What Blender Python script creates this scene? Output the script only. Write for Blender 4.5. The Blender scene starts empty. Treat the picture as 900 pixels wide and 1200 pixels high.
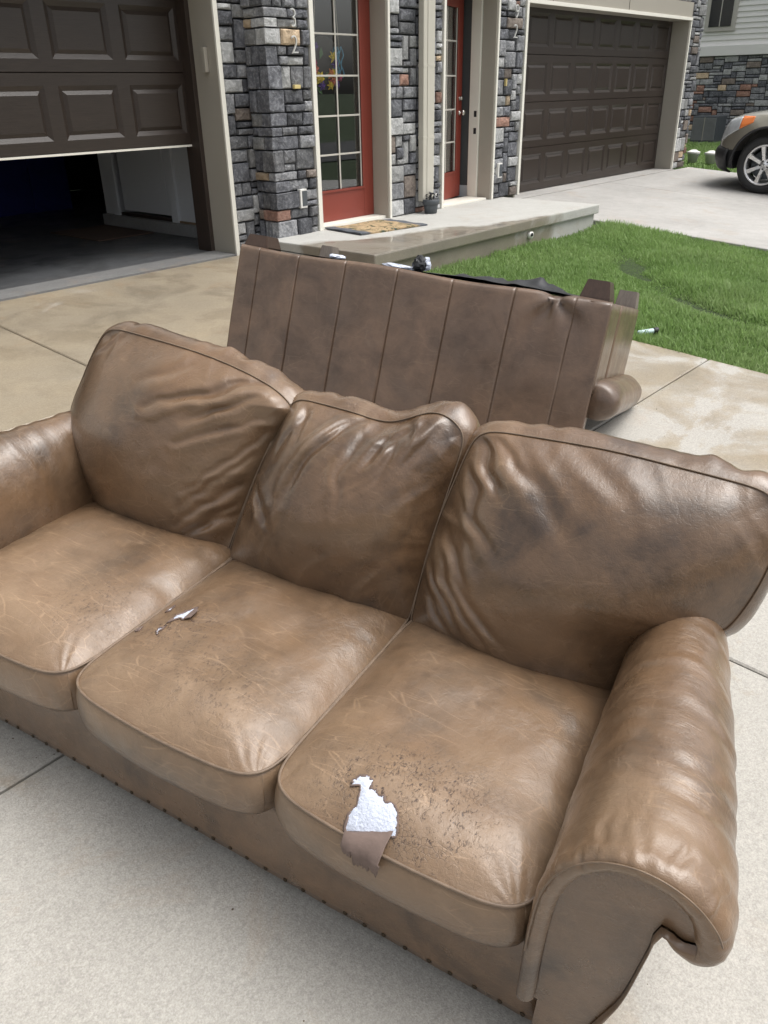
import bpy, bmesh, math, random
import numpy as np
from mathutils import Matrix, Vector

# ------------------------------------------------------------------ camera, world, sun, exposure
scene = bpy.context.scene
col = scene.collection
CAM_H = 1.255
PITCH, ROLL, YAW = (math.radians(a) for a in (27.65, -1.12, 48.7))
fwd = Vector((math.sin(YAW) * math.cos(PITCH), math.cos(YAW) * math.cos(PITCH), -math.sin(PITCH)))
rt0 = Vector((math.cos(YAW), -math.sin(YAW), 0))
up0 = rt0.cross(fwd)
rt = math.cos(ROLL) * rt0 + math.sin(ROLL) * up0
up = -math.sin(ROLL) * rt0 + math.cos(ROLL) * up0
cd = bpy.data.cameras.new('camera')
cam = bpy.data.objects.new('camera', cd)
col.objects.link(cam)
cam.matrix_world = Matrix(((rt.x, up.x, -fwd.x, 0), (rt.y, up.y, -fwd.y, 0), (rt.z, up.z, -fwd.z, CAM_H), (0, 0, 0, 1)))
cd.sensor_fit = 'VERTICAL'
cd.sensor_height = 24.0
cd.lens = 24.0 * 945 / 1200
cd.clip_start = 0.05
cd.clip_end = 2000
scene.camera = cam

SUN_EL, SUN_AZ = math.radians(66), math.radians(140)      # azimuth measured from +Y towards +X
world = bpy.data.worlds.new('World')
scene.world = world
world.use_nodes = True
wn = world.node_tree.nodes
wl = world.node_tree.links
bg = wn['Background']
sky = wn.new('ShaderNodeTexSky')
sky.sky_type = 'NISHITA'
sky.sun_disc = False
sky.sun_elevation = SUN_EL
sky.sun_rotation = SUN_AZ
sky.air_density = 1.0
sky.dust_density = 6.0
sky.ozone_density = 1.0
hs = wn.new('ShaderNodeHueSaturation')                     # overcast: a sky almost without colour
hs.inputs['Saturation'].default_value = 0.22
wl.new(sky.outputs[0], hs.inputs['Color'])
wl.new(hs.outputs[0], bg.inputs['Color'])
bg.inputs['Strength'].default_value = 0.15
sd = bpy.data.lights.new('sun', 'SUN')
sd.energy = 1.1
sd.angle = math.radians(50)
sd.color = (1.0, 0.96, 0.90)
sun = bpy.data.objects.new('sun', sd)
col.objects.link(sun)
sdir = Vector((math.sin(SUN_AZ) * math.cos(SUN_EL), math.cos(SUN_AZ) * math.cos(SUN_EL), math.sin(SUN_EL)))
sun.rotation_euler = (-sdir).to_track_quat('-Z', 'Y').to_euler()
scene.view_settings.view_transform = 'Standard'
scene.view_settings.look = 'None'
scene.view_settings.gamma = 1
scene.view_settings.exposure = 0.55
scene.cycles.max_bounces = 6
scene.cycles.use_denoising = True

R = random.Random(11)
NR = np.random.RandomState(5)

# ------------------------------------------------------------------ helpers: noise
def _hash(ix, iy, iz):
    h = (ix * 374761393 + iy * 668265263 + iz * 2147483647) & 0xFFFFFFFF
    h = ((h ^ (h >> 13)) * 1274126177) & 0xFFFFFFFF
    return ((h ^ (h >> 16)) & 0xFFFF) / 65535.0
def vnoise(x, y, z=0.0):
    x, y, z = np.broadcast_arrays(np.asarray(x, float), np.asarray(y, float), np.asarray(z, float))
    ix, iy, iz = (np.floor(a).astype(np.int64) for a in (x, y, z))
    fx, fy, fz = x - ix, y - iy, z - iz
    fx, fy, fz = (f * f * (3 - 2 * f) for f in (fx, fy, fz))
    o = 0
    for a in (0, 1):
        for b in (0, 1):
            for c in (0, 1):
                o = o + _hash(ix + a, iy + b, iz + c) * (fx if a else 1 - fx) * (fy if b else 1 - fy) * (fz if c else 1 - fz)
    return o * 2 - 1
def fbm(x, y, z=0.0, n=3):
    s, a, f = 0, 1.0, 1.0
    for k in range(n):
        s = s + a * vnoise(np.asarray(x) * f + 17.3 * k, np.asarray(y) * f - 9.1 * k, np.asarray(z) * f)
        a *= 0.5
        f *= 2.03
    return s / 1.75

# ------------------------------------------------------------------ helpers: objects
def tag(o, label=None, cat=None, group=None, kind=None):
    if label: o['label'] = label
    if cat: o['category'] = cat
    if group: o['group'] = group
    if kind: o['kind'] = kind
    return o
def empty(name, loc=(0, 0, 0), label=None, cat=None, group=None, parent=None, kind=None):
    o = bpy.data.objects.new(name, None)
    col.objects.link(o)
    o.location = loc
    o.empty_display_size = 0.1
    o.parent = parent
    return tag(o, label, cat, group, kind)
def mesh_obj(name, verts, faces, mat, parent=None, smooth=False, attrs=None, fix=False):
    me = bpy.data.meshes.new(name)
    me.from_pydata([tuple(map(float, v)) for v in verts], [], [tuple(map(int, f)) for f in faces])
    if attrs:
        for k, val in attrs.items():
            a = me.attributes.new(k, 'FLOAT', 'POINT')
            a.data.foreach_set('value', np.asarray(val, np.float32))
    if fix:
        bm = bmesh.new()
        bm.from_mesh(me)
        bmesh.ops.recalc_face_normals(bm, faces=bm.faces)
        bm.to_mesh(me)
        bm.free()
    if smooth:
        me.polygons.foreach_set('use_smooth', [True] * len(me.polygons))
    me.update()
    return link_mesh(name, me, mat, parent)
def link_mesh(name, me, mat, parent=None):
    o = bpy.data.objects.new(name, me)
    col.objects.link(o)
    if mat and not me.materials:
        me.materials.append(mat)
    o.parent = parent
    return o
def bm_obj(name, bm, mat, parent=None, smooth=False):
    me = bpy.data.meshes.new(name)
    bm.to_mesh(me)
    bm.free()
    if smooth:
        me.polygons.foreach_set('use_smooth', [True] * len(me.polygons))
    return link_mesh(name, me, mat, parent)
def add_box(bm, lo, hi, bev=0.0, M=None):
    lo, hi = Vector(lo), Vector(hi)
    c = (lo + hi) / 2
    s = hi - lo
    mm = Matrix.Translation(c) @ Matrix.Diagonal((s.x, s.y, s.z, 1))
    r = bmesh.ops.create_cube(bm, size=1, matrix=mm)
    vs = r['verts']
    if bev:
        es = list({e for v in vs for e in v.link_edges})
        rb = bmesh.ops.bevel(bm, geom=es, offset=bev, segments=2, profile=0.6, affect='EDGES')
        vs = list({v for f in rb['faces'] for v in f.verts} | {v for v in vs if v.is_valid})
    if M is not None:
        bmesh.ops.transform(bm, matrix=M, verts=[v for v in vs if v.is_valid])
    return vs
def box(name, lo, hi, mat, parent=None, bev=0.0):
    bm = bmesh.new()
    add_box(bm, lo, hi, bev)
    return bm_obj(name, bm, mat, parent)
def tube_geo(path, r, seg=8, closed=False):
    P = [Vector(p) for p in path]
    n = len(P)
    rr = r if hasattr(r, '__len__') else [r] * n
    V, F = [], []
    prev = None
    for i in range(n):
        a = P[i - 1] if (i > 0 or closed) else P[i]
        b = P[(i + 1) % n] if (i < n - 1 or closed) else P[i]
        t = (b - a).normalized()
        if prev is None:
            q = Vector((0, 0, 1)) if abs(t.z) < 0.9 else Vector((1, 0, 0))
            nn = (q - t * q.dot(t)).normalized()
        else:
            nn = (prev - t * prev.dot(t)).normalized()
        prev = nn
        bb = t.cross(nn)
        for k in range(seg):
            an = 2 * math.pi * k / seg
            V.append(P[i] + (nn * math.cos(an) + bb * math.sin(an)) * rr[i])
    m = n if closed else n - 1
    for i in range(m):
        for k in range(seg):
            a, b = i * seg + k, i * seg + (k + 1) % seg
            c, d = ((i + 1) % n) * seg + (k + 1) % seg, ((i + 1) % n) * seg + k
            F.append((a, b, c, d))
    if not closed:
        F.append(tuple(range(seg))[::-1])
        F.append(tuple((n - 1) * seg + k for k in range(seg)))
    return V, F
def tube(name, path, r, mat, parent=None, seg=8, closed=False):
    V, F = tube_geo(path, r, seg, closed)
    return mesh_obj(name, V, F, mat, parent, True)
def lathe_geo(prof, seg=24, cap=True):
    V, F = [], []
    for (r, z) in prof:
        for k in range(seg):
            a = 2 * math.pi * k / seg
            V.append((r * math.cos(a), r * math.sin(a), z))
    for i in range(len(prof) - 1):
        for k in range(seg):
            F.append((i * seg + k, i * seg + (k + 1) % seg, (i + 1) * seg + (k + 1) % seg, (i + 1) * seg + k))
    if cap:
        F.append(tuple(range(seg))[::-1])
        F.append(tuple((len(prof) - 1) * seg + k for k in range(seg)))
    return V, F
def lathe(name, prof, mat, parent=None, seg=24, loc=(0, 0, 0), rot=None, smooth=True):
    V, F = lathe_geo(prof, seg)
    o = mesh_obj(name, V, F, mat, parent, smooth)
    o.location = loc
    if rot: o.rotation_euler = rot
    return o
def plate(name, pts2, thick, mat, parent, M):
    """a flat outline with thickness: pts2 in the plane of M's x and y"""
    bm = bmesh.new()
    vs = [bm.verts.new((p[0], p[1], 0)) for p in pts2]
    f = bm.faces.new(vs)
    r = bmesh.ops.extrude_face_region(bm, geom=[f])
    bmesh.ops.translate(bm, vec=(0, 0, thick), verts=[g for g in r['geom'] if isinstance(g, bmesh.types.BMVert)])
    bmesh.ops.recalc_face_normals(bm, faces=bm.faces)
    bmesh.ops.transform(bm, matrix=M, verts=bm.verts)
    return bm_obj(name, bm, mat, parent)
def copy_tree(o, parent=None):
    c = o.copy()
    col.objects.link(c)
    c.parent = parent
    for ch in list(o.children):
        copy_tree(ch, c)
    return c

# ------------------------------------------------------------------ helpers: materials
class NT:
    def __init__(s, name):
        s.m = bpy.data.materials.new(name)
        s.m.use_nodes = True
        s.t = s.m.node_tree
        s.b = s.t.nodes['Principled BSDF']
        s.out = s.t.nodes['Material Output']
    def n(s, typ, **kw):
        nd = s.t.nodes.new('ShaderNode' + typ)
        for k, v in kw.items():
            if k in nd.inputs: nd.inputs[k].default_value = v
            else: setattr(nd, k, v)
        return nd
    def l(s, a, b): s.t.links.new(a, b)
    def coord(s, kind='Object', scale=None, rot=None):
        c = s.n('TexCoord').outputs[kind]
        if scale or rot:
            mp = s.n('Mapping')
            if scale: mp.inputs['Scale'].default_value = scale
            if rot: mp.inputs['Rotation'].default_value = rot
            s.l(c, mp.inputs['Vector'])
            c = mp.outputs[0]
        return c
    def noise(s, vec, scale, detail=4, rough=0.55, dist=0.0):
        nd = s.n('TexNoise', Scale=scale, Detail=detail, Roughness=rough, Distortion=dist)
        s.l(vec, nd.inputs['Vector'])
        return nd.outputs['Fac']
    def voro(s, vec, scale, feature='F1', rnd=1.0):
        nd = s.n('TexVoronoi', feature=feature)
        nd.inputs['Scale'].default_value = scale
        nd.inputs['Randomness'].default_value = rnd
        s.l(vec, nd.inputs['Vector'])
        return nd
    def ramp(s, fac, stops):
        nd = s.n('ValToRGB')
        el = nd.color_ramp.elements
        while len(el) < len(stops): el.new(0.5)
        for e, (p, c) in zip(el, stops):
            e.position = p
            e.color = (*c, 1) if hasattr(c, '__len__') else (c, c, c, 1)
        s.l(fac, nd.inputs[0])
        return nd.outputs[0]
    def mix(s, fac, a, b, mode='MIX'):
        nd = s.n('Mix', data_type='RGBA', blend_type=mode)
        for sock, v in ((nd.inputs[0], fac), (nd.inputs[6], a), (nd.inputs[7], b)):
            if hasattr(v, 'is_linked'): s.l(v, sock)
            else: sock.default_value = (*v, 1) if hasattr(v, '__len__') else v
        return nd.outputs[2]
    def math(s, op, a, b=0.0, c=0.0, clamp=False):
        nd = s.n('Math', operation=op, use_clamp=clamp)
        for i, v in enumerate((a, b, c)):
            if hasattr(v, 'is_linked'): s.l(v, nd.inputs[i])
            else: nd.inputs[i].default_value = v
        return nd.outputs[0]
    def attr(s, name):
        return s.n('Attribute', attribute_name=name).outputs['Fac']
    def bump(s, h, strength, dist, prev=None):
        nd = s.n('Bump', Strength=strength, Distance=dist)
        s.l(h, nd.inputs['Height'])
        if prev: s.l(prev, nd.inputs['Normal'])
        return nd.outputs[0]
    def set(s, **kw):
        for k, v in kw.items():
            sock = s.b.inputs[k.replace('_', ' ')]
            if hasattr(v, 'is_linked'): s.l(v, sock)
            else: sock.default_value = (*v, 1) if (hasattr(v, '__len__') and len(v) == 3) else v
        return s.m

def plain(name, c, rough=0.6, var=0.15, scale=8.0, metal=0.0, bump=0.15, spec=0.5, bscale=60, bdist=0.003):
    t = NT(name)
    co = t.coord()
    f = t.noise(co, scale, 5)
    cc = t.mix(f, tuple(x * (1 - var) for x in c), tuple(min(1, x * (1 + var)) for x in c))
    f2 = t.noise(co, bscale, 4)
    r2 = t.ramp(f, [(0.2, max(0.02, rough - 0.08)), (0.8, min(1, rough + 0.08))])
    return t.set(Base_Color=cc, Roughness=r2, Metallic=metal, Normal=t.bump(f2, bump, bdist), Specular_IOR_Level=spec)

def make_leather(name, dark, mid, tan, cool, rough=0.42, grain=1.0):
    t = NT(name)
    co = t.coord()
    n1 = t.noise(co, 4.2, 6, 0.6, 0.6)
    n2 = t.noise(co, 17, 5, 0.65, 0.3)
    nn = t.math('ADD', t.math('MULTIPLY', n1, 0.72), t.math('MULTIPLY', n2, 0.28))
    base = t.ramp(nn, [(0.36, dark), (0.5, mid), (0.62, tuple(x * 1.35 for x in mid))])
    n3 = t.noise(co, 6.5, 4, 0.55)
    base = t.mix(t.ramp(n3, [(0.5, 0), (0.72, 0.55)]), base, cool)
    wear = t.attr('wear')
    nw = t.noise(co, 9, 6, 0.7, 0.4)
    wf = t.math('MULTIPLY', wear, t.ramp(nw, [(0.25, 0.35), (0.7, 1.0)]), clamp=True)
    base = t.mix(wf, base, tan)
    # light scuff lines, running every way
    for rot, sc in (((0, 0, 0.5), (5, 34, 20)), ((0, 0, -0.9), (4, 40, 20))):
        wob = t.n('TexNoise', Scale=3.0, Detail=2.0)
        c0 = t.coord()
        t.l(c0, wob.inputs['Vector'])
        va = t.n('VectorMath', operation='MULTIPLY_ADD')
        t.l(wob.outputs['Color'], va.inputs[0])
        va.inputs[1].default_value = (0.10, 0.10, 0.10)
        t.l(c0, va.inputs[2])
        mp = t.n('Mapping', Rotation=rot, Scale=sc)
        t.l(va.outputs[0], mp.inputs['Vector'])
        ve = t.voro(mp.outputs[0], 1.0, 'DISTANCE_TO_EDGE').outputs['Distance']
        msk = t.math('MULTIPLY', t.ramp(ve, [(0.0, 1.0), (0.028, 0.0)]), t.ramp(t.noise(co, 7 + sc[1] * 0.1, 3), [(0.45, 0), (0.65, 1)]))
        base = t.mix(t.math('MULTIPLY', msk, t.math('MULTIPLY_ADD', wear, 0.55, 0.07), clamp=True), base, tuple(min(1, x * 1.45) for x in tan))
    crack = t.attr('crack')
    cv = t.voro(t.coord(scale=(1, 1, 1)), 95, 'DISTANCE_TO_EDGE').outputs['Distance']
    cn = t.noise(co, 55, 4, 0.7)
    fle = t.noise(t.coord(scale=(1.0, 0.45, 1.0), rot=(0, 0, 0.6)), 230, 3, 0.7, 0.6)
    cm = t.math('MULTIPLY', t.ramp(fle, [(0.53, 0.0), (0.60, 1.0)]), t.ramp(cn, [(0.44, 0), (0.56, 1)]))
    cm = t.math('MAXIMUM', cm, t.math('MULTIPLY', t.math('MULTIPLY', t.ramp(cv, [(0.0, 0.55), (0.06, 0.0)]), t.ramp(t.noise(co, 21, 3), [(0.5, 0), (0.6, 1)])), 1.0))
    cm = t.math('MULTIPLY', cm, crack, clamp=True)
    base = t.mix(cm, base, (0.055, 0.03, 0.02))
    rg = t.ramp(t.noise(co, 12, 5, 0.6), [(0.3, rough - 0.08), (0.7, rough + 0.10)])
    rg = t.math('ADD', rg, t.math('MULTIPLY', wear, 0.13))
    # relief: pebbled grain, soft creases
    g = t.voro(co, 420, 'F1').outputs['Distance']
    w = t.noise(t.coord(scale=(1, 1, 1)), 38, 5, 0.6, 1.2)
    nrm = t.bump(w, 0.22 * grain, 0.008)
    fc = t.voro(co, 95, 'DISTANCE_TO_EDGE').outputs['Distance']
    nrm = t.bump(t.ramp(fc, [(0.0, 0.0), (0.10, 1.0)]), 0.14, 0.0012, nrm)
    nrm = t.bump(g, 0.22, 0.0008, nrm)
    fold = t.attr('fine')
    nw2 = t.n('TexNoise', Scale=1.0, Detail=3.0, Roughness=0.6, Distortion=0.8)
    mp2 = t.n('Mapping', Scale=(7, 46, 7))
    t.l(co, mp2.inputs['Vector'])
    t.l(mp2.outputs[0], nw2.inputs['Vector'])
    hh = t.math('MULTIPLY', nw2.outputs['Fac'], fold)
    nrm = t.bump(t.math('MULTIPLY', hh, t.ramp(t.noise(co, 11, 3), [(0.38, 0.15), (0.62, 1.0)])), 0.55, 0.007, nrm)
    nrm = t.bump(t.math('MULTIPLY', cm, -1.0), 0.5, 0.0015, nrm)
    return t.set(Base_Color=base, Roughness=rg, Normal=nrm, Specular_IOR_Level=0.5, Coat_Weight=t.math('MULTIPLY_ADD', wear, -0.40, 0.68), Coat_Roughness=t.math('MULTIPLY_ADD', wear, 0.10, 0.24))

M = {}
M['leather'] = make_leather('brown_leather', (0.040, 0.022, 0.012), (0.120, 0.068, 0.035), (0.265, 0.180, 0.111), (0.106, 0.064, 0.037), 0.30)
M['back_leather'] = make_leather('grey_brown_leather', (0.064, 0.037, 0.023), (0.112, 0.068, 0.043), (0.26, 0.19, 0.13), (0.120, 0.079, 0.055), 0.46, 0.6)
M['piping'] = plain('leather_piping', (0.17, 0.12, 0.082), 0.5, 0.5, 40)
M['back_seam'] = plain('seam_brown', (0.110, 0.068, 0.044), 0.6, 0.3, 40)
M['thread'] = plain('pale_thread', (0.50, 0.42, 0.33), 0.8, 0.4, 90)
M['suede'] = plain('leather_flesh_side', (0.155, 0.112, 0.095), 0.95, 0.25, 60, bump=0.5)
M['batting'] = plain('white_batting', (0.56, 0.60, 0.70), 0.95, 0.06, 60, bump=0.9, bscale=180, bdist=0.004)
M['nail'] = plain('aged_brass', (0.06, 0.045, 0.03), 0.35, 0.3, 40, metal=0.8)
M['dustcloth'] = plain('black_dust_cloth', (0.012, 0.013, 0.016), 0.45, 0.3, 30)

def wood(name, c, grain_scale=(2, 2, 22), rough=0.5):
    t = NT(name)
    co = t.coord(scale=grain_scale)
    n = t.noise(co, 6, 6, 0.65, 1.2)
    cc = t.ramp(n, [(0.3, tuple(x * 0.72 for x in c)), (0.7, tuple(x * 1.25 for x in c))])
    return t.set(Base_Color=cc, Roughness=rough, Normal=t.bump(n, 0.25, 0.003))
M['leg_wood'] = wood('dark_walnut', (0.055, 0.032, 0.022), (20, 20, 2), 0.4)
M['leg_grey'] = wood('scuffed_walnut', (0.17, 0.145, 0.125), (20, 20, 2), 0.6)
M['door_brown'] = wood('brown_garage_door', (0.036, 0.0265, 0.0215), (1.2, 6, 30), 0.32)
M['jamb_brown'] = wood('dark_brown_stop', (0.040, 0.028, 0.022), (8, 8, 1), 0.5)
M['trim'] = plain('beige_trim', (0.36, 0.335, 0.285), 0.55, 0.05, 3)
M['trim_white'] = plain('cream_corner_trim', (0.78, 0.76, 0.68), 0.5, 0.04, 3)
M['downspout'] = plain('cream_aluminium', (0.53, 0.505, 0.435), 0.4, 0.05, 3)
M['red'] = plain('red_door_paint', (0.215, 0.042, 0.028), 0.4, 0.10, 4)
M['muntin'] = plain('cream_muntin', (0.52, 0.50, 0.45), 0.45, 0.05)
M['white_wall'] = plain('white_wall', (0.78, 0.80, 0.83), 0.7, 0.05, 2)
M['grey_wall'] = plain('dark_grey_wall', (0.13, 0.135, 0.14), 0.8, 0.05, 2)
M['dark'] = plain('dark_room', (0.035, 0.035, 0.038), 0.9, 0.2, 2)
M['steel'] = plain('brushed_steel', (0.62, 0.60, 0.56), 0.28, 0.1, 20, metal=1.0)
M['number'] = plain('satin_nickel', (0.62, 0.62, 0.60), 0.5, 0.05, 20, metal=0.4)
M['mortar'] = plain('dark_mortar', (0.055, 0.055, 0.06), 0.95, 0.3, 25, bump=0.6)
M['black_plastic'] = plain('black_plastic', (0.018, 0.018, 0.02), 0.5, 0.2)
M['grey_plastic'] = plain('grey_plastic', (0.075, 0.085, 0.095), 0.5, 0.15)
M['white_plastic'] = plain('white_plastic', (0.75, 0.74, 0.70), 0.45, 0.05)
M['blue_tarp'] = plain('blue_tarp', (0.02, 0.03, 0.20), 0.5, 0.2)
M['cardboard'] = plain('cardboard', (0.25, 0.17, 0.10), 0.8, 0.15)
M['siding'] = plain('white_siding', (0.84, 0.83, 0.80), 0.55, 0.03, 1.5)
M['roof'] = plain('grey_shingle', (0.09, 0.085, 0.08), 0.9, 0.3, 12)
def stone_mat(name, a, b, c):
    t = NT(name)
    co = t.coord('Object')
    oi = t.n('ObjectInfo').outputs['Random']
    va = t.n('VectorMath', operation='ADD')
    cmb = t.n('CombineXYZ')
    t.l(t.math('MULTIPLY', oi, 37.0), cmb.inputs[0])
    t.l(co, va.inputs[0])
    t.l(cmb.outputs[0], va.inputs[1])
    n1 = t.noise(va.outputs[0], 9, 7, 0.68, 0.5)
    n2 = t.noise(va.outputs[0], 42, 5, 0.7)
    cc = t.ramp(n1, [(0.28, a), (0.52, b), (0.78, c)])
    cc = t.mix(t.ramp(n2, [(0.48, 0), (0.75, 0.5)]), cc, tuple(min(1, x * 1.5) for x in c))
    k = t.math('MULTIPLY_ADD', t.n('ObjectInfo').outputs['Random'], 0.95, 0.70)
    cc = t.mix(1.0, cc, k, 'MULTIPLY')
    nrm = t.bump(n1, 1.0, 0.03)
    nrm = t.bump(n2, 0.6, 0.006, nrm)
    return t.set(Base_Color=cc, Roughness=0.78, Normal=nrm)
M['stone'] = [stone_mat('charcoal_stone', (0.033, 0.034, 0.040), (0.080, 0.083, 0.094), (0.22, 0.225, 0.24)),
              stone_mat('slate_stone', (0.062, 0.064, 0.070), (0.140, 0.143, 0.152), (0.32, 0.322, 0.325)),
              stone_mat('pale_grey_stone', (0.17, 0.172, 0.172), (0.28, 0.283, 0.282), (0.43, 0.43, 0.425)),
              stone_mat('tan_stone', (0.26, 0.19, 0.125), (0.44, 0.335, 0.225), (0.56, 0.46, 0.33)),
              stone_mat('rust_stone', (0.12, 0.07, 0.055), (0.25, 0.135, 0.10), (0.34, 0.235, 0.19)),
              stone_mat('brown_stone', (0.09, 0.075, 0.066), (0.16, 0.132, 0.113), (0.26, 0.225, 0.195))]
STONE_W = [0.36, 0.29, 0.21, 0.05, 0.035, 0.055]

def glass_mat(name, tint=(0.9, 0.93, 0.92)):
    t = NT(name)
    tr = t.n('BsdfTransparent', Color=(*tint, 1))
    gl = t.n('BsdfGlossy', Roughness=0.01)
    fr = t.n('LayerWeight', Blend=0.5)
    fc = t.math('MULTIPLY_ADD', t.math('POWER', fr.outputs['Facing'], 3.0), 0.66, 0.11)
    mx = t.n('MixShader')
    t.l(fc, mx.inputs[0])
    t.l(tr.outputs[0], mx.inputs[1])
    t.l(gl.outputs[0], mx.inputs[2])
    t.l(mx.outputs[0], t.out.inputs['Surface'])
    return t.m
M['glass'] = glass_mat('window_glass', (0.90, 0.93, 0.93))

def concrete(name, dry, drydark, wetcol, wet_fn=None, speck=1.0):
    t = NT(name)
    geo = t.n('NewGeometry').outputs['Position']
    n1 = t.noise(geo, 1.1, 6, 0.6, 0.3)
    n2 = t.noise(geo, 9, 6, 0.65)
    n3 = t.noise(geo, 230, 3, 0.7)
    n4 = t.noise(geo, 85, 4, 0.75)
    v = t.voro(geo, 280).outputs['Distance']
    base = t.mix(t.ramp(t.math('ADD', t.math('MULTIPLY', n1, 0.6), t.math('MULTIPLY', n2, 0.4)), [(0.35, 0), (0.65, 1)]), drydark, dry)
    base = t.mix(t.ramp(n3, [(0.35, 0.38 * speck), (0.55, 0.0)]), base, tuple(x * 0.45 for x in drydark))
    base = t.mix(t.ramp(n3, [(0.56, 0.0), (0.72, 0.5 * speck)]), base, tuple(min(1, x * 1.35) for x in dry))
    base = t.mix(t.ramp(v, [(0.06, 0.30 * speck), (0.20, 0.0)]), base, tuple(x * 0.35 for x in drydark))
    base = t.mix(t.ramp(n4, [(0.36, 0.34 * speck), (0.5, 0.0)]), base, tuple(x * 0.55 for x in drydark))
    base = t.mix(t.ramp(n4, [(0.54, 0.0), (0.70, 0.34 * speck)]), base, tuple(min(1, x * 1.3) for x in dry))
    rust = t.math('MULTIPLY', t.ramp(t.noise(geo, 2.3, 6, 0.7, 0.8), [(0.56, 0), (0.72, 1)]), 0.30)
    base = t.mix(rust, base, (0.36, 0.245, 0.145))
    rough = 0.75
    if wet_fn:
        w = wet_fn(t, geo, n1, n2)
        tint = tuple(a / b for a, b in zip(wetcol, drydark))
        base = t.mix(w, base, tuple(x * 0.92 for x in tint), 'MULTIPLY')
        base = t.mix(t.math('MULTIPLY', w, t.ramp(t.noise(geo, 1.3, 5, 0.6, 0.3), [(0.4, 0), (0.65, 0.6)])), base, (1.22, 1.18, 1.10), 'MULTIPLY')
        base = t.mix(t.math('MULTIPLY', w, t.ramp(t.noise(geo, 2.2, 7, 0.62, 0.2), [(0.36, 0.22), (0.62, 0.0)])), base, (0.72, 0.70, 0.66), 'MULTIPLY')
        rough = t.math('MULTIPLY_ADD', w, -0.30, 0.72)
        film = t.math('MULTIPLY', w, t.ramp(t.noise(t.coord('Object', (1, 1, 1)), 2.6, 6, 0.6, 0.4), [(0.46, 0.0), (0.62, 1.0)]))
        t.l(film, t.b.inputs['Coat Weight'])
        t.b.inputs['Coat Roughness'].default_value = 0.07
        t.b.inputs['Coat IOR'].default_value = 1.45
    hgt = t.math('ADD', t.math('MULTIPLY', n3, 0.6), t.math('MULTIPLY', v, 0.5))
    nrm = t.bump(hgt, 0.35, 0.0035)
    nrm = t.bump(n2, 0.12, 0.02, nrm)
    return t.set(Base_Color=base, Roughness=rough, Normal=nrm, Specular_IOR_Level=0.5)
def drive_wet(t, geo, n1, n2):
    sx = t.n('SeparateXYZ')
    t.l(geo, sx.inputs[0])
    x, y = sx.outputs[0], sx.outputs[1]
    # the hosed-down upper half of the drive and the run-off past the sofas
    a = t.math('SMOOTHSTEP' if False else 'MULTIPLY_ADD', y, 0.62, -1.02)
    b = t.math('MULTIPLY_ADD', x, 0.24, -0.52)
    m = t.math('MAXIMUM', a, b)
    warp = t.noise(geo, 1.6, 5, 0.62, 0.9)
    m = t.math('ADD', m, t.math('MULTIPLY_ADD', warp, 4.2, -2.25))
    m = t.math('ADD', m, t.math('MULTIPLY_ADD', n2, 0.8, -0.4))
    dryg = t.math('MULTIPLY_ADD', y, 2.2, -11.0, clamp=True)            # dries out towards the garage sill
    m = t.math('SUBTRACT', m, t.math('MULTIPLY', dryg, 1.1))
    return t.ramp(m, [(0.10, 0), (0.34, 0.55), (0.8, 1)])
M['drive'] = concrete('driveway_concrete', (0.44, 0.423, 0.385), (0.38, 0.363, 0.328), (0.310, 0.264, 0.198), drive_wet, 0.95)
def porch_wet(t, geo, n1, n2):
    sx = t.n('SeparateXYZ')
    t.l(geo, sx.inputs[0])
    m = t.math('ADD', t.math('MULTIPLY_ADD', sx.outputs[1], -1.6, 7.75), t.math('MULTIPLY_ADD', sx.outputs[0], -0.42, 2.3))
    m = t.math('ADD', m, t.math('MULTIPLY_ADD', n1, 1.6, -0.8))
    return t.ramp(m, [(0.0, 0), (0.18, 0.9)])
M['porch'] = concrete('porch_concrete', (0.50, 0.50, 0.475), (0.42, 0.415, 0.39), (0.20, 0.175, 0.138), porch_wet, 0.5)
M['drive2'] = concrete('pale_driveway_concrete', (0.46, 0.45, 0.43), (0.34, 0.33, 0.315), (0.3, 0.28, 0.25), None, 0.5)
def floor_wet(t, geo, n1, n2):
    return t.ramp(n1, [(0.35, 0.2), (0.6, 0.9)])
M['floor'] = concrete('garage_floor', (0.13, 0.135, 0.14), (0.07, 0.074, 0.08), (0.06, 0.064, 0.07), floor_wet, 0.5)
M['sill'] = concrete('garage_sill_concrete', (0.23, 0.23, 0.225), (0.15, 0.15, 0.148), (0.2, 0.2, 0.2), None, 0.8)
M['curb'] = concrete('curb_concrete', (0.40, 0.40, 0.40), (0.28, 0.28, 0.28), (0.2, 0.2, 0.2), None, 0.8)
M['joint'] = plain('joint_dirt', (0.045, 0.038, 0.03), 0.95, 0.3, 30)
def soil():
    t = NT('lawn_soil')
    geo = t.n('NewGeometry').outputs['Position']
    n = t.noise(geo, 18, 6, 0.7)
    n2 = t.noise(geo, 1.3, 4)
    c = t.ramp(n, [(0.3, (0.018, 0.030, 0.010)), (0.7, (0.045, 0.075, 0.022))])
    return t.set(Base_Color=c, Roughness=0.95, Normal=t.bump(n, 0.8, 0.03))
M['soil'] = soil()
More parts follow.
